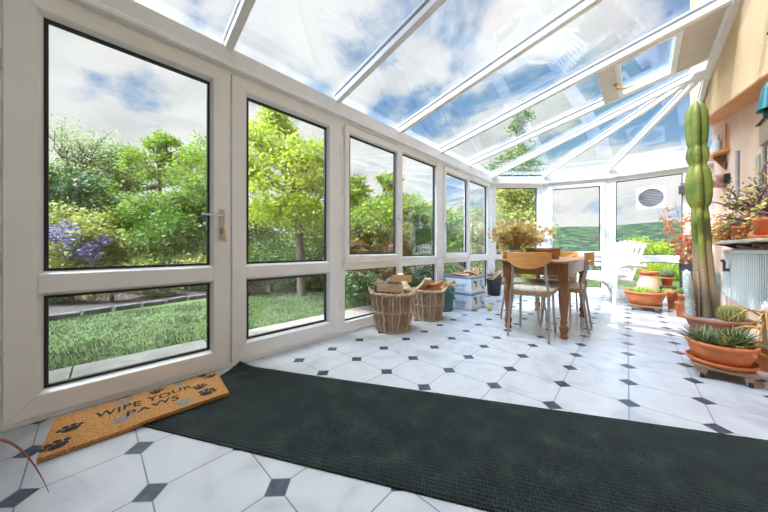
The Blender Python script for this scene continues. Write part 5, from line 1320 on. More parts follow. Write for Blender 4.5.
# ornament hung above the shelf
r = tag(empty('wall_ornament', (0.79, 5.85, 2.33)), 'small brown bird shaped ornament hung on the wall above the half round shelf', 'ornament')
mb = MB(); mb.ball((0.76, 5.85, 2.33), 0.05, 14, 0, (0.5, 1, 0.8)); mb.ball((0.76, 5.80, 2.37), 0.028, 12, 0, (0.7, 1, 1)); mb.tube([(0.76, 5.89, 2.34), (0.765, 5.97, 2.37)], [0.02, 0.006], 8); mb.build('body', plain('brown_feather', (0.30, 0.15, 0.09), 0.8, var=0.3, scale=40), r)
mb = MB(); mb.tube([(0.76, 5.85, 2.37), (0.785, 5.86, 2.44), (0.80, 5.86, 2.45)], 0.003, 6); mb.build('hook', M_steel, r)
# wall pot
zc = 1.72; yc = 5.62
r = tag(empty('wall_pot', (WXR, yc, zc)), 'half round clay wall pot of pale succulents below the bracket shelf', 'plant')
mb = MB(); n = 16; vs = []; fs = []; prof_ = [(0.02, -0.06), (0.12, -0.03), (0.17, 0.03), (0.18, 0.10), (0.165, 0.10), (0.15, 0.06), (0.0, 0.06)]
for (R_, z) in prof_:
    for j in range(n+1): t = PI*j/n; vs.append((0.798-R_*0.85*math.sin(t), yc-R_*math.cos(t), zc+z))
for i in range(len(prof_)-1):
    for j in range(n): fs.append((i*(n+1)+j, (i+1)*(n+1)+j, (i+1)*(n+1)+j+1, i*(n+1)+j+1))
mb.add(vs, fs, 0, True); mb.build('pot', plain('mottled_clay', (0.50, 0.26, 0.19), 0.8, var=0.35, scale=14), r)
for k in range(9): rosette('leaf', r, (0.79-0.10*RNG.random()-0.01, yc-0.12+0.03*k, zc+0.065), 8, 0.06, 0.022, [plain('pale_succulent', (0.60, 0.56, 0.36), 0.6, var=0.2), M_succ[1]], 0.3, 1.3)
mb = MB(); mb.box((0.75, yc-0.27, zc-0.04), (0.798, yc-0.19, zc+0.08)); mb.build('bracket', M_black, r)
# mask / round ornament between shelf and pot
mb = MB(); mb.ball((0.785, 5.55, 1.95), 0.05, 16, 0, (0.3, 1, 1)); o = mb.build('wall_disc', plain('dark_red_disc', (0.20, 0.05, 0.04), 0.5), None, base=(0.785, 5.55, 1.95)); tag(o, 'small round dark red disc on the wall between bracket shelf and wall pot', 'ornament')
# grey rod, green board, brown box
mb = MB(); mb.tube([(0.782, 4.94, 1.45), (0.782, 4.94, 1.97)], 0.016, 12); mb.box((0.782, 4.93, 1.93), (0.80, 4.95, 1.95)); mb.box((0.782, 4.93, 1.50), (0.80, 4.95, 1.52)); o = mb.build('wall_conduit', plain('grey_conduit', (0.42, 0.42, 0.42), 0.4), None, base=(0.8, 4.94, 1.45)); tag(o, 'short vertical grey conduit on the plaster wall', 'pipe')
r = tag(empty('bird_box', (WXR, 3.68, 1.72)), 'brown wooden box with slanting lid high on the wall at right', 'box')
mb = MB(); mb.box((0.715, 3.56, 1.72), (0.798, 3.80, 1.895)); mb.build('box_body', wood('box_brown', (0.28, 0.17, 0.09), (0.42, 0.27, 0.15), 5, (10, 1, 10)), r)
mb = MB(); mb.prism([(0.70, 3.54, 1.895), (0.799, 3.54, 1.925), (0.799, 3.54, 1.94), (0.70, 3.54, 1.908)], (0, 0.28, 0)); mb.build('lid', plain('dark_lid', (0.05, 0.035, 0.025), 0.6), r)
mb = MB(); mb.tube([(0.785, 4.05, 1.80), (0.785, 4.05, 1.40)], 0.014, 12); o = mb.build('down_pipe', M_steel, None, base=(0.8, 4.05, 1.4)); tag(o, 'shiny vertical pipe on the wall left of the brown box', 'pipe')
mb = MB(); mb.box((0.78, 4.14, 1.46), (0.798, 4.26, 1.73)); o = mb.build('hanging_board', plain('grey_green_board', (0.44, 0.43, 0.28), 0.6, var=0.2, scale=5), None, base=(0.8, 4.3, 1.55)); tag(o, 'narrow grey green board on the wall left of the pipes', 'board')
# teal lantern on its chain
lx, ly, lz = 0.512, 2.53, 1.60
r = tag(empty('hanging_lantern', (lx, ly, lz)), 'teal bell shaped lantern hanging on a chain at the right edge', 'lantern')
M_teal = plain('teal_enamel', (0.005, 0.20, 0.22), 0.35, var=0.08)
mb = MB(); mb.lathe([(0.004, 0.185), (0.014, 0.18), (0.022, 0.165), (0.030, 0.14), (0.040, 0.06), (0.048, 0.035), (0.049, 0.028), (0.044, 0.03), (0.036, 0.06), (0.026, 0.135), (0.0, 0.16)], (lx, ly, lz), 24); mb.build('shade', M_teal, r)
mb = MB(); mb.lathe([(0.0, -0.02), (0.02, -0.018), (0.024, 0.0), (0.024, 0.06), (0.017, 0.08), (0, 0.08)], (lx, ly, lz), 20); mb.build('lantern_body', M_black, r)
mb = MB()
for k in range(14):
    z = lz + 0.185 + 0.019*k; M_ = Matrix.Translation((lx, ly, z+0.008)) @ Matrix.Rotation(k % 2 * PI/2, 4, 'Z')
    mb.tube([M_ @ Vector((0.005*math.cos(t), 0, 0.012*math.sin(t))) for t in [2*PI*j/10 for j in range(11)]], 0.0017, 5, cap=False)
mb.build('chain', M_steel, r)
mb = MB(); ztop = lz + 0.185 + 0.019*14; mb.tube([(0.57, ly, ztop+0.01), (0.53, ly, ztop+0.012), (0.507, ly, ztop+0.008), (0.502, ly, ztop-0.004)], 0.004, 8); mb.box((0.562, ly-0.02, ztop-0.01), (0.57, ly+0.02, ztop+0.03)); mb.build('hook', M_black, r)
# white stepped picket strip by the radiator
r = tag(empty('picket_edging', (0.715, 3.36, 0)), 'little white stepped picket strip standing against the radiator, right edge', 'picket strip')
for k in range(7):
    y = 3.72 - 0.052*k - 0.02; h = [0.40, 0.44, 0.42, 0.49, 0.55, 0.58, 0.60][k]; y2 = y
    mb = MB(); mb.prism([(0.708, y-0.02, 0.0), (0.708, y+0.02, 0.0), (0.708, y+0.02, h-0.03), (0.708, y, h), (0.708, y-0.02, h-0.03)], (0.012, 0, 0)); mb.build('picket', M_whiteplastic, r)
mb = MB(); mb.box((0.7205, 3.36, 0.20), (0.73, 3.73, 0.225)); mb.build('rail', M_whiteplastic, r)

# plant at the lower left: only its dry leaves reach into the picture
c = (-1.40, -0.37)
r, zt = potted('dry_strap_plant', (c[0], c[1]), 0.075, 0.16, 'pot plant of which a dry brown arching leaf shows lower left')
M_dead = plain('dead_brown_leaf', (0.22, 0.075, 0.03), 0.6, var=0.2, scale=30)
def strap(pts, w):
    mb = MB(); vs = []
    pts = [Vector(p) for p in pts]; n = len(pts)
    for i, p in enumerate(pts):
        d = (pts[min(i+1, n-1)]-pts[max(i-1, 0)]).normalized(); s = d.cross(Vector((0.3, -0.3, 0.9))).normalized(); ww = w*(1-0.9*(i/(n-1))**1.5)
        vs += [p-s*ww/2, p + d.cross(s)*ww*0.25, p+s*ww/2, p - d.cross(s)*ww*0.1]
    fs = [(i*4+j, i*4+(j+1) % 4, (i+1)*4+(j+1) % 4, (i+1)*4+j) for i in range(n-1) for j in range(4)]
    mb.add(vs, fs, 0, True); mb.build('leaf', M_dead, r)
def arc(p0, p1, p2, n=16): p0, p1, p2 = Vector(p0), Vector(p1), Vector(p2); return [p0*(1-t)**2 + p1*2*t*(1-t) + p2*t*t for t in [i/(n-1) for i in range(n)]]
strap(arc((c[0], c[1], zt), (-1.32, -0.22, 0.50), (-1.215, -0.118, 0.165)), 0.012)
strap(arc((c[0], c[1], zt), (-1.35, -0.33, 0.30), (-1.12, -0.20, 0.02)), 0.010)
strap(arc((c[0], c[1], zt), (-1.48, -0.42, 0.50), (-1.56, -0.50, 0.20)), 0.012)
strap(arc((c[0], c[1], zt), (-1.40, -0.50, 0.50), (-1.36, -0.62, 0.25)), 0.012)
WORLD_K = 0.74; SUN_K = 4.4; EXPOSURE = 0.56; AUREOLE_FILL = 26.0; CLOUD_LOC = (0.3, 0.7, 0.0)
# ------------------------------------------------------------------ garden
def ground_h(x, y):
    r_ = math.hypot(x, y); a = math.atan2(x, y)                     # a = 0 along +y, negative to the left
    h = -0.12
    # the land falls away beyond the far windows, then the hills rise
    w = max(0.0, min(1.0, (y + 0.35*x - 10)/25)); w = w*w*(3-2*w)
    if w > 0:
        fall = -9*min(1, max(0, (r_-12)/60)) - 16*min(1, max(0, (r_-60)/140))
        rise = 0.0
        if r_ > 200: rise = (r_-200)*0.098*(0.82+0.08*math.sin(a*7+1)+0.08*math.sin(a*17+.5)) if r_ < 480 else 27.4*(0.82+0.08*math.sin(a*7+1)+0.08*math.sin(a*17+.5))
        if r_ > 900: rise += min(1, (r_-900)/700)*125*(0.72+0.28*math.sin(a*9+2.2)+0.1*math.sin(a*23))
        h += w*(fall + rise)
    if x < -11: h += min(2.2, (-x-11)*0.25)
    return h
def lawn_mat():
    m, nt, out = new_mat('lawn_and_fields'); p = node(nt, 'ShaderNodeBsdfPrincipled'); p.inputs['Roughness'].default_value = 0.95; p.inputs['Specular IOR Level'].default_value = 0.1
    tc = node(nt, 'ShaderNodeTexCoord'); n = node(nt, 'ShaderNodeTexNoise'); n.inputs['Scale'].default_value = 1.7; n.inputs['Detail'].default_value = 8; link(nt, tc, 'Object', n, 'Vector')
    r = ramp(nt, [(0.32, (0.055, 0.085, 0.025)), (0.5, (0.075, 0.11, 0.032)), (0.7, (0.10, 0.14, 0.045))]); link(nt, n, 'Fac', r, 'Fac')
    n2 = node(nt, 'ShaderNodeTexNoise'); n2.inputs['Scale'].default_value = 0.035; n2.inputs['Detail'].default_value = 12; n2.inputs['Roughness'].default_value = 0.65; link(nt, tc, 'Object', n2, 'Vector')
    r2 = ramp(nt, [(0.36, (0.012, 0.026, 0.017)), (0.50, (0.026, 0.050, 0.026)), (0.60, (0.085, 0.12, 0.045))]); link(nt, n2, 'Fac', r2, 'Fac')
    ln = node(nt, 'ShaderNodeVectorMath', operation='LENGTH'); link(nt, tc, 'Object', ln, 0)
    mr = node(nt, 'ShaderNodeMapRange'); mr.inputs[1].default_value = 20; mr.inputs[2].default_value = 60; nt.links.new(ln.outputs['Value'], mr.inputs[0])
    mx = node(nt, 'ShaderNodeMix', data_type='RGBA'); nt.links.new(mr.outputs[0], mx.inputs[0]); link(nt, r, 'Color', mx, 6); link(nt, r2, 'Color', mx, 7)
    nt.links.new(mx.outputs[2], p.inputs['Base Color']); link(nt, p, 0, out, 'Surface'); return m
NA = 200; rad = [0.0] + [1.5*1.12**k for k in range(64)]; vs = []; fs = []
for R in rad:
    for j in range(NA): a = 2*PI*j/NA; x, y = R*math.sin(a), R*math.cos(a); vs.append((x, y, ground_h(x, y)))
for i in range(len(rad)-1):
    for j in range(NA): fs.append((i*NA+j, (i+1)*NA+j, (i+1)*NA+(j+1) % NA, i*NA+(j+1) % NA))
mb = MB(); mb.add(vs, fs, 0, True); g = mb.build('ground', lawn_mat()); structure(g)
M_pave = plain('pale_paving', (0.27, 0.235, 0.185), 0.85, var=0.1, scale=4, bump=0.2)
mb = MB()
for k in range(9):
    y0 = -2.0 + 0.9*k; mb.box((-3.33, y0+0.006, -0.13), (-2.34, y0+0.894, -0.095))
structure(mb.build('path_paving', M_pave, None, base=(-2.8, 0, -0.1)))
V = []
N = 26000; gx = RNG.uniform(-5.85, -3.3, N); gy = RNG.uniform(-2.2, 4.8, N); P = np.stack([gx, gy, np.full(N, -0.125)], 1)
tuft = (np.sin(gx*5.1+gy*3.3)*np.sin(gx*2.2-gy*6.1)).clip(0, 1)
d = np.stack([RNG.normal(size=N)*0.35, RNG.normal(size=N)*0.35, np.ones(N)], 1); L = (0.018 + 0.026*tuft + 0.008*RNG.random(N))[:, None]; wv = np.stack([np.cos(gx*99), np.sin(gx*99), np.zeros(N)], 1)*0.006
q = quads('grass', np.stack([P-wv, P+wv, P+d*L+wv*.2, P+d*L-wv*.2], 1), leafmat('grass_blade', (0.07, 0.095, 0.03), (0.10, 0.13, 0.042), (0.145, 0.165, 0.06), 0.2))
tag(q, 'short mown grass of the lawn outside the door', 'grass', kind='stuff')
# stone edging at the far side of the lawn
M_stone = plain('grey_edging_stone', (0.075, 0.07, 0.062), 0.9, var=0.3, scale=5, bump=0.5)
S0 = Vector((-5.93, -0.28)); S1 = Vector((-6.33, 1.37))
for k in range(11):
    q0 = S0.lerp(S1, (k-3)/5.0 + 0.01); q1 = S0.lerp(S1, (k-2)/5.0 - 0.01); mb = MB(); mb.bar((q0.x, q0.y, -0.11), (q1.x, q1.y, -0.11 + 0.01*math.sin(k*2.3)), 0.13+0.02*math.sin(k*4), 0.13); o = mb.build('garden_stone', M_stone, None, bevel=0.02, base=(q0.x, q0.y, -0.12)); tag(o, 'grey edging stone between the lawn and the flower bed', 'stone', 'edging stones along the lawn')

mb = MB(); mb.prism([(-6.0, -2.6, -0.19), (-9.0, -2.6, -0.19), (-9.0, 4.5, -0.19), (-7.0, 4.5, -0.19), (-6.4, 1.4, -0.19)], (0, 0, 0.085)); o = mb.build('flower_bed', plain('dark_mulch', (0.05, 0.035, 0.025), 0.95, var=0.4, scale=12, bump=0.8, bscale=30), None, base=(-7, 0, -0.12)); structure(o)
LM = {
 'bright': leafmat('bright_leaf', (0.156, 0.274, 0.017), (0.265, 0.374, 0.029), (0.389, 0.446, 0.047), 0.5),
 'lime': leafmat('lime_leaf', (0.307, 0.411, 0.019), (0.444, 0.521, 0.032), (0.581, 0.585, 0.063), 0.55),
 'mid': leafmat('mid_leaf', (0.079, 0.169, 0.017), (0.143, 0.249, 0.024), (0.237, 0.323, 0.042), 0.45),
 'dark': leafmat('dark_leaf', (0.026, 0.075, 0.019), (0.045, 0.120, 0.022), (0.090, 0.180, 0.030), 0.35),
 'olive': leafmat('olive_leaf', (0.276, 0.299, 0.057), (0.414, 0.414, 0.081), (0.552, 0.506, 0.138), 0.45),
 'bronze': leafmat('bronze_leaf', (0.240, 0.112, 0.048), (0.320, 0.176, 0.056), (0.272, 0.272, 0.064), 0.4),
 'pale': leafmat('pale_leaf', (0.268, 0.332, 0.102), (0.357, 0.395, 0.140), (0.421, 0.433, 0.191), 0.5),
 'straw': leafmat('straw_leaf', (0.468, 0.360, 0.180), (0.558, 0.468, 0.252), (0.504, 0.504, 0.216), 0.45),
}
M_trunk = plain('grey_brown_trunk', (0.14, 0.10, 0.07), 0.95, var=0.25, scale=12, bump=0.8, bscale=20, stretch=(1, 1, .3))
def plant(name, label, cat, base_, blobs, n, size, mat, group=None, trunk=0.0, asp=0.55, hollow=0.45, droop=0.25, extra=None, branches=9, updir=False, clumps=16, spread=0.24):
    """base (x,y); blobs = crown ellipsoids in world space"""
    gz = ground_h(*base_)
    r = tag(empty(name, (base_[0], base_[1], gz)), label, cat, group)
    tr = trunk or 0.03; top_ = max(b[2] for b in blobs); mb = MB()
    mid = min(b[2]-b[5] for b in blobs); bx = np.mean([b[0] for b in blobs]); by = np.mean([b[1] for b in blobs])
    fk = Vector((base_[0]*0.6+bx*0.4, base_[1]*0.6+by*0.4, max(gz+0.3, mid*0.7+top_*0.3)))
    mb.tube([(base_[0], base_[1], gz-0.05), ((base_[0]+fk.x)/2+0.04, (base_[1]+fk.y)/2, (gz+fk.z)/2), fk], [tr*1.15, tr, tr*0.8], 9); tk = mb.build('trunk', M_trunk, r)
    # clumps of leaves on the outside of every crown lobe, each carried by its own bough
    cl = []
    for q in blobs:
        for k in range(clumps):
            d = RNG.normal(size=3); d /= np.linalg.norm(d); rr_ = RNG.uniform(0.45, 1.0) if hollow > 0.2 else RNG.uniform(0.2, 1.05)
            cl.append((np.array(q[:3]) + d*rr_*np.array(q[3:6]), (q[3]*q[4]*q[5])**(1/3)))
    mb = MB()
    order = RNG.permutation(len(cl))
    for k in range(min(branches, len(cl))):
        e = Vector(cl[order[k]][0]); b = blobs[order[k]//clumps]; bc_ = Vector(b[:3]); m_ = fk.lerp(bc_, 0.55) + Vector(RNG.normal(size=3))*0.08*b[3]
        m2 = m_.lerp(e, 0.5) + Vector((0, 0, 0.10*(e-m_).length)) + Vector(RNG.normal(size=3))*0.05; mb.tube([fk, m_, m2, e], [tr*0.55, tr*0.34, tr*0.2, tr*0.08], 6)
    mb.build('branches', M_trunk, tk)
    N_ = int(n*2.1); pick = RNG.integers(len(cl), size=N_); cen = np.array([c_[0] for c_ in cl]); sg = np.array([c_[1] for c_ in cl])*spread
    P = cen[pick] + RNG.normal(size=(N_, 3))*sg[pick][:, None]*np.array([1, 1, 0.75]); P = P[P[:, 2] > gz + 0.02]
    quads('foliage', leaf_quads(P, size*0.64, asp, droop, np.array([0, 0, 1.6]) if updir else None, 0.45), mat, r)
    if extra:
        for (nm, blobs2, n2, size2, mat2) in extra: quads(nm, leaf_quads(blob_points(blobs2, n2, 0.3), size2, 0.8, 0.3), mat2, r)
    return r
def B(px, py, d, rx, rz, ry=None):
    """an ellipsoid of leaves seen round photo point (px,py) at distance d"""
    p = at(px, py, d); return (p[0], p[1], p[2], rx, ry or rx, rz)
def G(px, d): p = at(px, 249, d); return (p[0], p[1])
M_wist = leafmat('wisteria_flower', (0.24, 0.17, 0.38), (0.36, 0.28, 0.50), (0.50, 0.43, 0.62), 0.3)
M_rose = leafmat('pink_flower', (0.70, 0.16, 0.22), (0.80, 0.32, 0.34), (0.86, 0.5, 0.45), 0.3)
gt = 'trees and shrubs beyond the long glazed wall'
plant('wisteria', 'wisteria shrub hung with purple flowers, left in the door glass', 'shrub', G(68, 6.3), [B(40, 225, 6.3, 0.75, 0.5), B(75, 232, 6.2, 0.7, 0.5), B(100, 245, 6.2, 0.6, 0.4), B(70, 262, 6.0, 0.8, 0.5)], 8000, 0.11, LM['olive'], gt,
      extra=[('flowers', [B(66, 238, 5.8, 0.22, 0.42), B(78, 245, 5.8, 0.24, 0.40), B(54, 240, 5.8, 0.18, 0.35), B(92, 252, 5.8, 0.2, 0.25), B(104, 240, 5.9, 0.12, 0.15)], 2200, 0.05, M_wist)])
plant('rose_bush', 'dark rose bush with a few pink blooms above the wisteria', 'shrub', G(85, 7.3), [B(62, 190, 7.3, 0.8, 0.55), B(92, 200, 7.2, 0.8, 0.6), B(75, 220, 7.2, 1.0, 0.6)], 8000, 0.11, LM['dark'], gt,
      extra=[('flowers', [B(95, 205, 6.6, 0.3, 0.3), B(70, 182, 6.7, 0.4, 0.25)], 16, 0.10, M_rose)])
plant('garden_bush', 'yellow green leafy bush in the middle of the door glass', 'shrub', G(118, 7.6), [B(118, 212, 7.6, 1.0, 0.7), B(135, 232, 7.2, 1.0, 0.7), B(108, 240, 7.0, 0.8, 0.6), B(128, 258, 6.9, 0.9, 0.5)], 11000, 0.115, LM['bright'], gt)
plant('laurel_bush', 'dark green laurel bush at the right of the door glass', 'shrub', G(180, 7.0), [B(170, 215, 7.4, 0.9, 0.7), B(192, 225, 7.0, 0.9, 0.8), B(180, 250, 6.7, 0.9, 0.6), B(205, 200, 7.4, 0.8, 0.6)], 11000, 0.12, LM['mid'], gt)
plant('ornamental_grass', 'straw brown clump of tall grass at the far edge of the lawn', 'grass clump', G(112, 4.85), [B(92, 290, 4.75, 0.22, 0.16), B(112, 288, 4.85, 0.22, 0.18), B(130, 287, 4.95, 0.2, 0.16)], 3200, 0.17, LM['straw'], gt, asp=0.10, updir=True)
plant('bed_shrub', 'dark green shrub at the left end of the flower bed by the lawn', 'shrub', G(60, 4.9), [B(50, 285, 4.8, 0.3, 0.28), B(66, 290, 4.7, 0.25, 0.2), B(205, 284, 6.2, 0.3, 0.2)], 4200, 0.08, LM['dark'], gt)
plant('mound_shrub', 'small yellow mound shaped shrub by the edging stones', 'shrub', G(157, 5.5), [B(150, 288, 5.4, 0.25, 0.12), B(166, 287, 5.5, 0.25, 0.12)], 2600, 0.08, LM['pale'], gt)
plant('low_bush', 'olive coloured low bush at the foot of the door glass', 'shrub', G(150, 6.6), [B(130, 272, 6.4, 0.7, 0.4), B(165, 266, 6.5, 0.7, 0.35), B(195, 268, 6.5, 0.6, 0.35), B(95, 278, 6.2, 0.6, 0.35)], 6500, 0.10, LM['olive'], gt)
plant('broad_tree', 'pale green spreading tree rising above the bushes in the door glass', 'tree', G(158, 10.5), [B(138, 158, 10.5, 0.7, 0.35), B(152, 142, 10.5, 0.6, 0.4), B(172, 142, 10.5, 0.55, 0.35), B(188, 155, 10.5, 0.6, 0.35), B(150, 172, 10.3, 0.9, 0.4), B(180, 176, 10.3, 0.9, 0.45), B(163, 158, 10.5, 0.5, 0.3)], 4200, 0.125, LM['bright'], gt, trunk=0.07, hollow=0.1, branches=40, clumps=12, spread=0.22)
plant('thin_tree', 'thin leaved tree with bare twigs at the upper left of the door glass', 'tree', G(72, 11), [B(52, 135, 11, 1.1, 1.2), B(75, 145, 11, 1.2, 0.9), B(100, 152, 11, 1.3, 0.9), B(60, 165, 10.8, 1.6, 0.9), B(105, 172, 10.8, 1.4, 0.8)], 2000, 0.12, LM['pale'], gt, trunk=0.07, hollow=0.1, branches=60, spread=0.20)
plant('hedge_tree', 'mid green tree between the spreading tree and the thin tree', 'tree', G(118, 12.5), [B(105, 180, 12.5, 1.6, 1.0), B(128, 172, 12.5, 1.4, 0.9), B(200, 178, 12, 1.3, 1.0)], 7000, 0.16, LM['mid'], gt, trunk=0.10, branches=10)
plant('leaning_tree', 'bright tree at the far right edge of the door glass', 'tree', G(215, 8.5), [B(208, 165, 8.5, 0.7, 0.8), B(222, 180, 8.4, 0.9, 0.8), B(212, 205, 8.2, 0.8, 0.6)], 5000, 0.12, LM['bright'], gt, trunk=0.07)
plant('lime_maple', 'tall lime green maple filling the second door glass', 'tree', G(302, 5.6), [B(268, 142, 5.9, 0.45, 0.35), B(292, 150, 5.6, 0.6, 0.45), B(312, 156, 5.6, 0.4, 0.35), B(252, 172, 5.7, 0.5, 0.35), B(292, 185, 5.4, 0.8, 0.55), B(322, 180, 5.5, 0.5, 0.45), B(270, 212, 5.4, 0.8, 0.4), B(312, 212, 5.4, 0.7, 0.4), B(275, 122, 6.0, 0.4, 0.3)], 10500, 0.105, LM['lime'], gt, trunk=0.085, hollow=0.15, branches=34)
plant('back_hedge', 'dark hedge under the lime green maple', 'hedge', G(280, 7.6), [B(250, 232, 7.6, 0.8, 0.7), B(285, 225, 7.8, 1.0, 0.8), B(325, 232, 7.6, 0.9, 0.7), B(270, 262, 7.4, 0.9, 0.4), B(315, 258, 7.4, 0.8, 0.4)], 11000, 0.11, LM['mid'], gt)
plant('shaded_bush', 'small dark bush at ground level behind the second door', 'shrub', G(270, 6.2), [B(252, 280, 5.8, 0.45, 0.35), B(290, 276, 6.4, 0.6, 0.3), B(318, 276, 6.3, 0.5, 0.3)], 5000, 0.09, LM['dark'], gt)
plant('viburnum', 'bright bushy shrub with sky above it in the first window', 'shrub', G(366, 5.2), [B(352, 198, 5.3, 0.36, 0.36), B(372, 215, 5.1, 0.5, 0.4), B(396, 208, 5.4, 0.42, 0.36), B(358, 225, 4.9, 0.5, 0.36), B(390, 182, 5.6, 0.2, 0.22), B(385, 225, 4.9, 0.6, 0.35)], 11000, 0.095, LM['bright'], gt, trunk=0.05, hollow=0.25, branches=16)
plant('bronze_shrub', 'bronze leaved shrub low in the first window', 'shrub', G(368, 4.6), [B(356, 248, 4.5, 0.30, 0.18), B(385, 250, 4.6, 0.30, 0.18), B(372, 268, 4.5, 0.45, 0.22)], 4200, 0.075, LM['bronze'], gt)
plant('lilac_bush', 'green bush in the second window with cloud behind its top', 'shrub', G(420, 6.2), [B(410, 208, 6.4, 0.42, 0.42), B(430, 222, 6.2, 0.5, 0.42), B(405, 222, 6.0, 0.6, 0.5), B(432, 240, 6.0, 0.65, 0.5), B(412, 255, 5.8, 0.7, 0.4)], 9500, 0.10, LM['bright'], gt, trunk=0.05)
plant('fern_bush', 'dark low bush seen through the lower panes behind the baskets', 'shrub', G(395, 4.6), [B(365, 285, 4.4, 0.45, 0.28), B(400, 280, 4.8, 0.5, 0.28), B(425, 278, 5.2, 0.5, 0.3)], 6500, 0.08, LM['dark'], gt)
plant('pale_shrub', 'pale green shrub in the third window', 'shrub', G(455, 8.5), [B(448, 225, 8.5, 0.7, 0.6), B(462, 240, 8.2, 0.7, 0.6), B(455, 260, 8.0, 0.8, 0.5), B(475, 225, 9.0, 0.6, 0.7)], 7000, 0.13, LM['pale'], gt)
plant('straw_shrub', 'straw coloured shrub in the fourth window', 'shrub', G(480, 7.8), [B(478, 245, 7.8, 0.45, 0.6), B(490, 238, 8.2, 0.5, 0.6), B(484, 262, 7.6, 0.6, 0.5)], 5500, 0.11, LM['straw'], gt)
plant('airy_tree', 'airy olive green tree in the first corner window', 'tree', G(515, 10.0), [B(505, 200, 10, 0.7, 0.6), B(528, 205, 10, 0.7, 0.6), B(512, 222, 9.8, 0.9, 0.7), B(533, 228, 9.8, 0.7, 0.6), B(505, 245, 9.6, 0.9, 0.6), B(525, 250, 9.6, 0.9, 0.6), B(518, 190, 10, 0.7, 0.4)], 6500, 0.15, LM['olive'], gt, trunk=0.08, hollow=0.2, branches=22)
plant('roof_tree', 'tall tree rising beyond the far corner, seen through roof and windows', 'tree', G(520, 15), [B(518, 160, 15, 1.1, 1.3), B(505, 175, 15, 1.0, 1.0), B(530, 180, 15, 1.0, 1.0), B(518, 125, 15, 0.5, 1.1), B(520, 200, 15, 1.2, 1.0)], 5000, 0.18, LM['mid'], gt, trunk=0.12, hollow=0.2, branches=20)
gf = 'low shrubs outside the far windows'
for i, (px, py, d, rx, rz_, mt, lab) in enumerate([(655, 274, 9.0, 0.85, 0.45, 'lime', 'lime green low shrub under the rail of the fan window'), (690, 276, 8.4, 0.7, 0.45, 'bright', 'bright low shrub right of the lime one outside the fan window'), (620, 282, 9.2, 0.8, 0.5, 'bright', 'bright low shrub outside behind the white armchair'),
        (573, 284, 9.0, 1.0, 0.5, 'pale', 'pale low shrub outside the middle corner window'), (535, 272, 8.6, 0.7, 0.6, 'lime', 'yellow green shrub outside low in the first corner window'), (640, 252, 22, 1.6, 1.0, 'lime', 'yellow green bush farther down the slope beyond the fan window')]):
    p = at(px, py, d); plant('garden_shrub', lab, 'shrub', (p[0], p[1]), [(p[0], p[1], p[2], rx, rx, rz_), (p[0]+rx*.6, p[1], p[2]-.1, rx*.7, rx*.7, rz_*.8)], 4200, 0.09 if d < 15 else 0.2, LM[mt], gf)

# ------------------------------------------------------------------ sky, sun, camera
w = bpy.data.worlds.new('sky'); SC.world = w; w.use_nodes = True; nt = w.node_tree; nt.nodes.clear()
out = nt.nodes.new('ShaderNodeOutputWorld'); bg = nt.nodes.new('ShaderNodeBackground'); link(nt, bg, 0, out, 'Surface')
tc = node(nt, 'ShaderNodeTexCoord'); sp = node(nt, 'ShaderNodeSeparateXYZ'); link(nt, tc, 'Generated', sp, 0)
rs = ramp(nt, [(0.0, (0.50, 0.66, 0.86)), (0.10, (0.40, 0.58, 0.82)), (0.35, (0.20, 0.39, 0.66)), (1.0, (0.11, 0.26, 0.55))]); link(nt, sp, 2, rs, 'Fac')
# flat-bottomed cloud layer: project the direction on to a plane overhead
ad = node(nt, 'ShaderNodeMath', operation='ADD'); ad.inputs[1].default_value = 0.32; link(nt, sp, 2, ad, 0)
mxz = node(nt, 'ShaderNodeMath', operation='MAXIMUM'); mxz.inputs[1].default_value = 0.05; nt.links.new(ad.outputs[0], mxz.inputs[0])
dv = node(nt, 'ShaderNodeVectorMath', operation='DIVIDE'); cb = node(nt, 'ShaderNodeCombineXYZ')
for i in range(3): nt.links.new(mxz.outputs[0], cb.inputs[i])
link(nt, tc, 'Generated', dv, 0); link(nt, cb, 0, dv, 1)
mp = node(nt, 'ShaderNodeMapping'); mp.inputs['Location'].default_value = CLOUD_LOC; nt.links.new(dv.outputs[0], mp.inputs['Vector'])
nz = node(nt, 'ShaderNodeTexNoise'); nz.inputs['Scale'].default_value = 1.9; nz.inputs['Detail'].default_value = 9; nz.inputs['Roughness'].default_value = 0.55; nz.inputs['Distortion'].default_value = 0.25; link(nt, mp, 0, nz, 'Vector')
# more cloud to the left and low down
bi = node(nt, 'ShaderNodeMath', operation='MULTIPLY'); bi.inputs[1].default_value = -0.16; link(nt, sp, 0, bi, 0)
a2 = node(nt, 'ShaderNodeMath', operation='ADD'); link(nt, nz, 'Fac', a2, 0); nt.links.new(bi.outputs[0], a2.inputs[1])
low = node(nt, 'ShaderNodeMapRange'); low.inputs[1].default_value = 0.0; low.inputs[2].default_value = 0.45; low.inputs[3].default_value = 0.13; low.inputs[4].default_value = 0.0; link(nt, sp, 2, low, 0)
a3 = node(nt, 'ShaderNodeMath', operation='ADD'); nt.links.new(a2.outputs[0], a3.inputs[0]); nt.links.new(low.outputs[0], a3.inputs[1])
cm = node(nt, 'ShaderNodeMapRange'); cm.interpolation_type = 'SMOOTHSTEP'; cm.inputs[1].default_value = 0.50; cm.inputs[2].default_value = 0.62; nt.links.new(a3.outputs[0], cm.inputs[0])
n2 = node(nt, 'ShaderNodeTexNoise'); n2.inputs['Scale'].default_value = 3.2; n2.inputs['Detail'].default_value = 6; link(nt, mp, 0, n2, 'Vector')
rc = ramp(nt, [(0.30, (0.72, 0.74, 0.77)), (0.50, (0.90, 0.91, 0.92)), (0.66, (0.96, 0.96, 0.96))]); link(nt, n2, 'Fac', rc, 'Fac')
mx = node(nt, 'ShaderNodeMix', data_type='RGBA'); nt.links.new(cm.outputs[0], mx.inputs[0]); link(nt, rs, 'Color', mx, 6); link(nt, rc, 'Color', mx, 7)
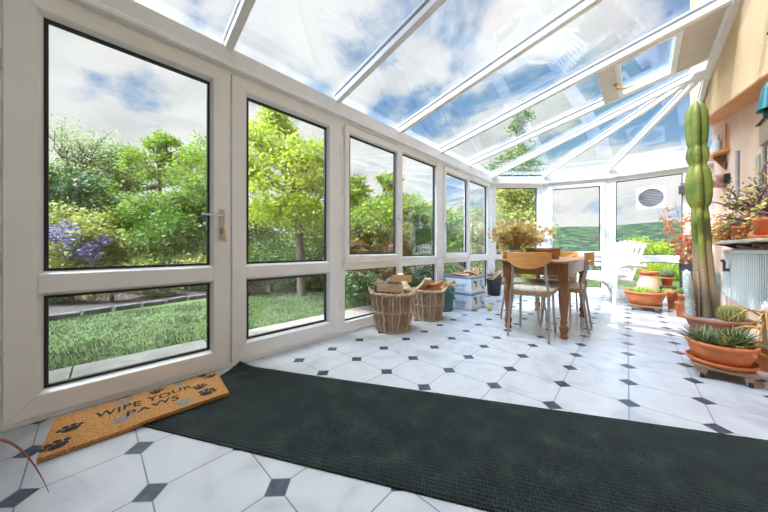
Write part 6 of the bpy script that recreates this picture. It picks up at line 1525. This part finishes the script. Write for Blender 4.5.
sv = Vector((-0.45, -1.0, 1.65)).normalized()
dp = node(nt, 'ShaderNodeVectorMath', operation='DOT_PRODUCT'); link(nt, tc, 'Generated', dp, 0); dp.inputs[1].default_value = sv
gl = node(nt, 'ShaderNodeMapRange'); gl.interpolation_type = 'SMOOTHSTEP'; gl.inputs[1].default_value = 0.62; gl.inputs[2].default_value = 1.0; gl.inputs[3].default_value = 1.0; gl.inputs[4].default_value = AUREOLE_FILL; nt.links.new(dp.outputs['Value'], gl.inputs[0])  # extra sky brightness around the sun, added to light the room
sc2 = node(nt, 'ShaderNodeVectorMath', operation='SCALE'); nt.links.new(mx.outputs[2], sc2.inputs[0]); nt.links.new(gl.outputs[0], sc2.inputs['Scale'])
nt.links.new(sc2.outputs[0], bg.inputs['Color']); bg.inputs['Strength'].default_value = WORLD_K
sd = bpy.data.lights.new('sun', 'SUN'); sd.energy = SUN_K; sd.angle = math.radians(0.6); sd.color = (1.0, 0.95, 0.87)
so = bpy.data.objects.new('sun', sd); COL.objects.link(so); so.location = (-3, -8, 14)
so.rotation_mode = 'QUATERNION'; so.rotation_quaternion = Vector((0.45, 1.0, -1.65)).to_track_quat('-Z', 'Y')

cd = bpy.data.cameras.new('camera'); cam = bpy.data.objects.new('camera', cd); COL.objects.link(cam)
cd.sensor_fit = 'HORIZONTAL'; cd.sensor_width = 36.0; cd.lens = FPX*36.0/768.0
cam.location = (0, 0, CAM_H); cam.rotation_euler = (PI/2, 0, HEAD)
cd.shift_y = (HORIZON-256.0)/768.0      # horizon a little above the middle
cd.clip_start = 0.02; cd.clip_end = 6000
SC.camera = cam
SC.view_settings.view_transform = 'Standard'; SC.view_settings.look = 'None'; SC.view_settings.gamma = 1.0; SC.view_settings.use_curve_mapping = False
SC.view_settings.exposure = EXPOSURE
SC.cycles.max_bounces = 14; SC.cycles.transparent_max_bounces = 40; SC.cycles.diffuse_bounces = 6; SC.cycles.glossy_bounces = 6; SC.cycles.use_denoising = True
SC.cycles.sample_clamp_indirect = 8.0; SC.cycles.caustics_reflective = False; SC.cycles.caustics_refractive = False
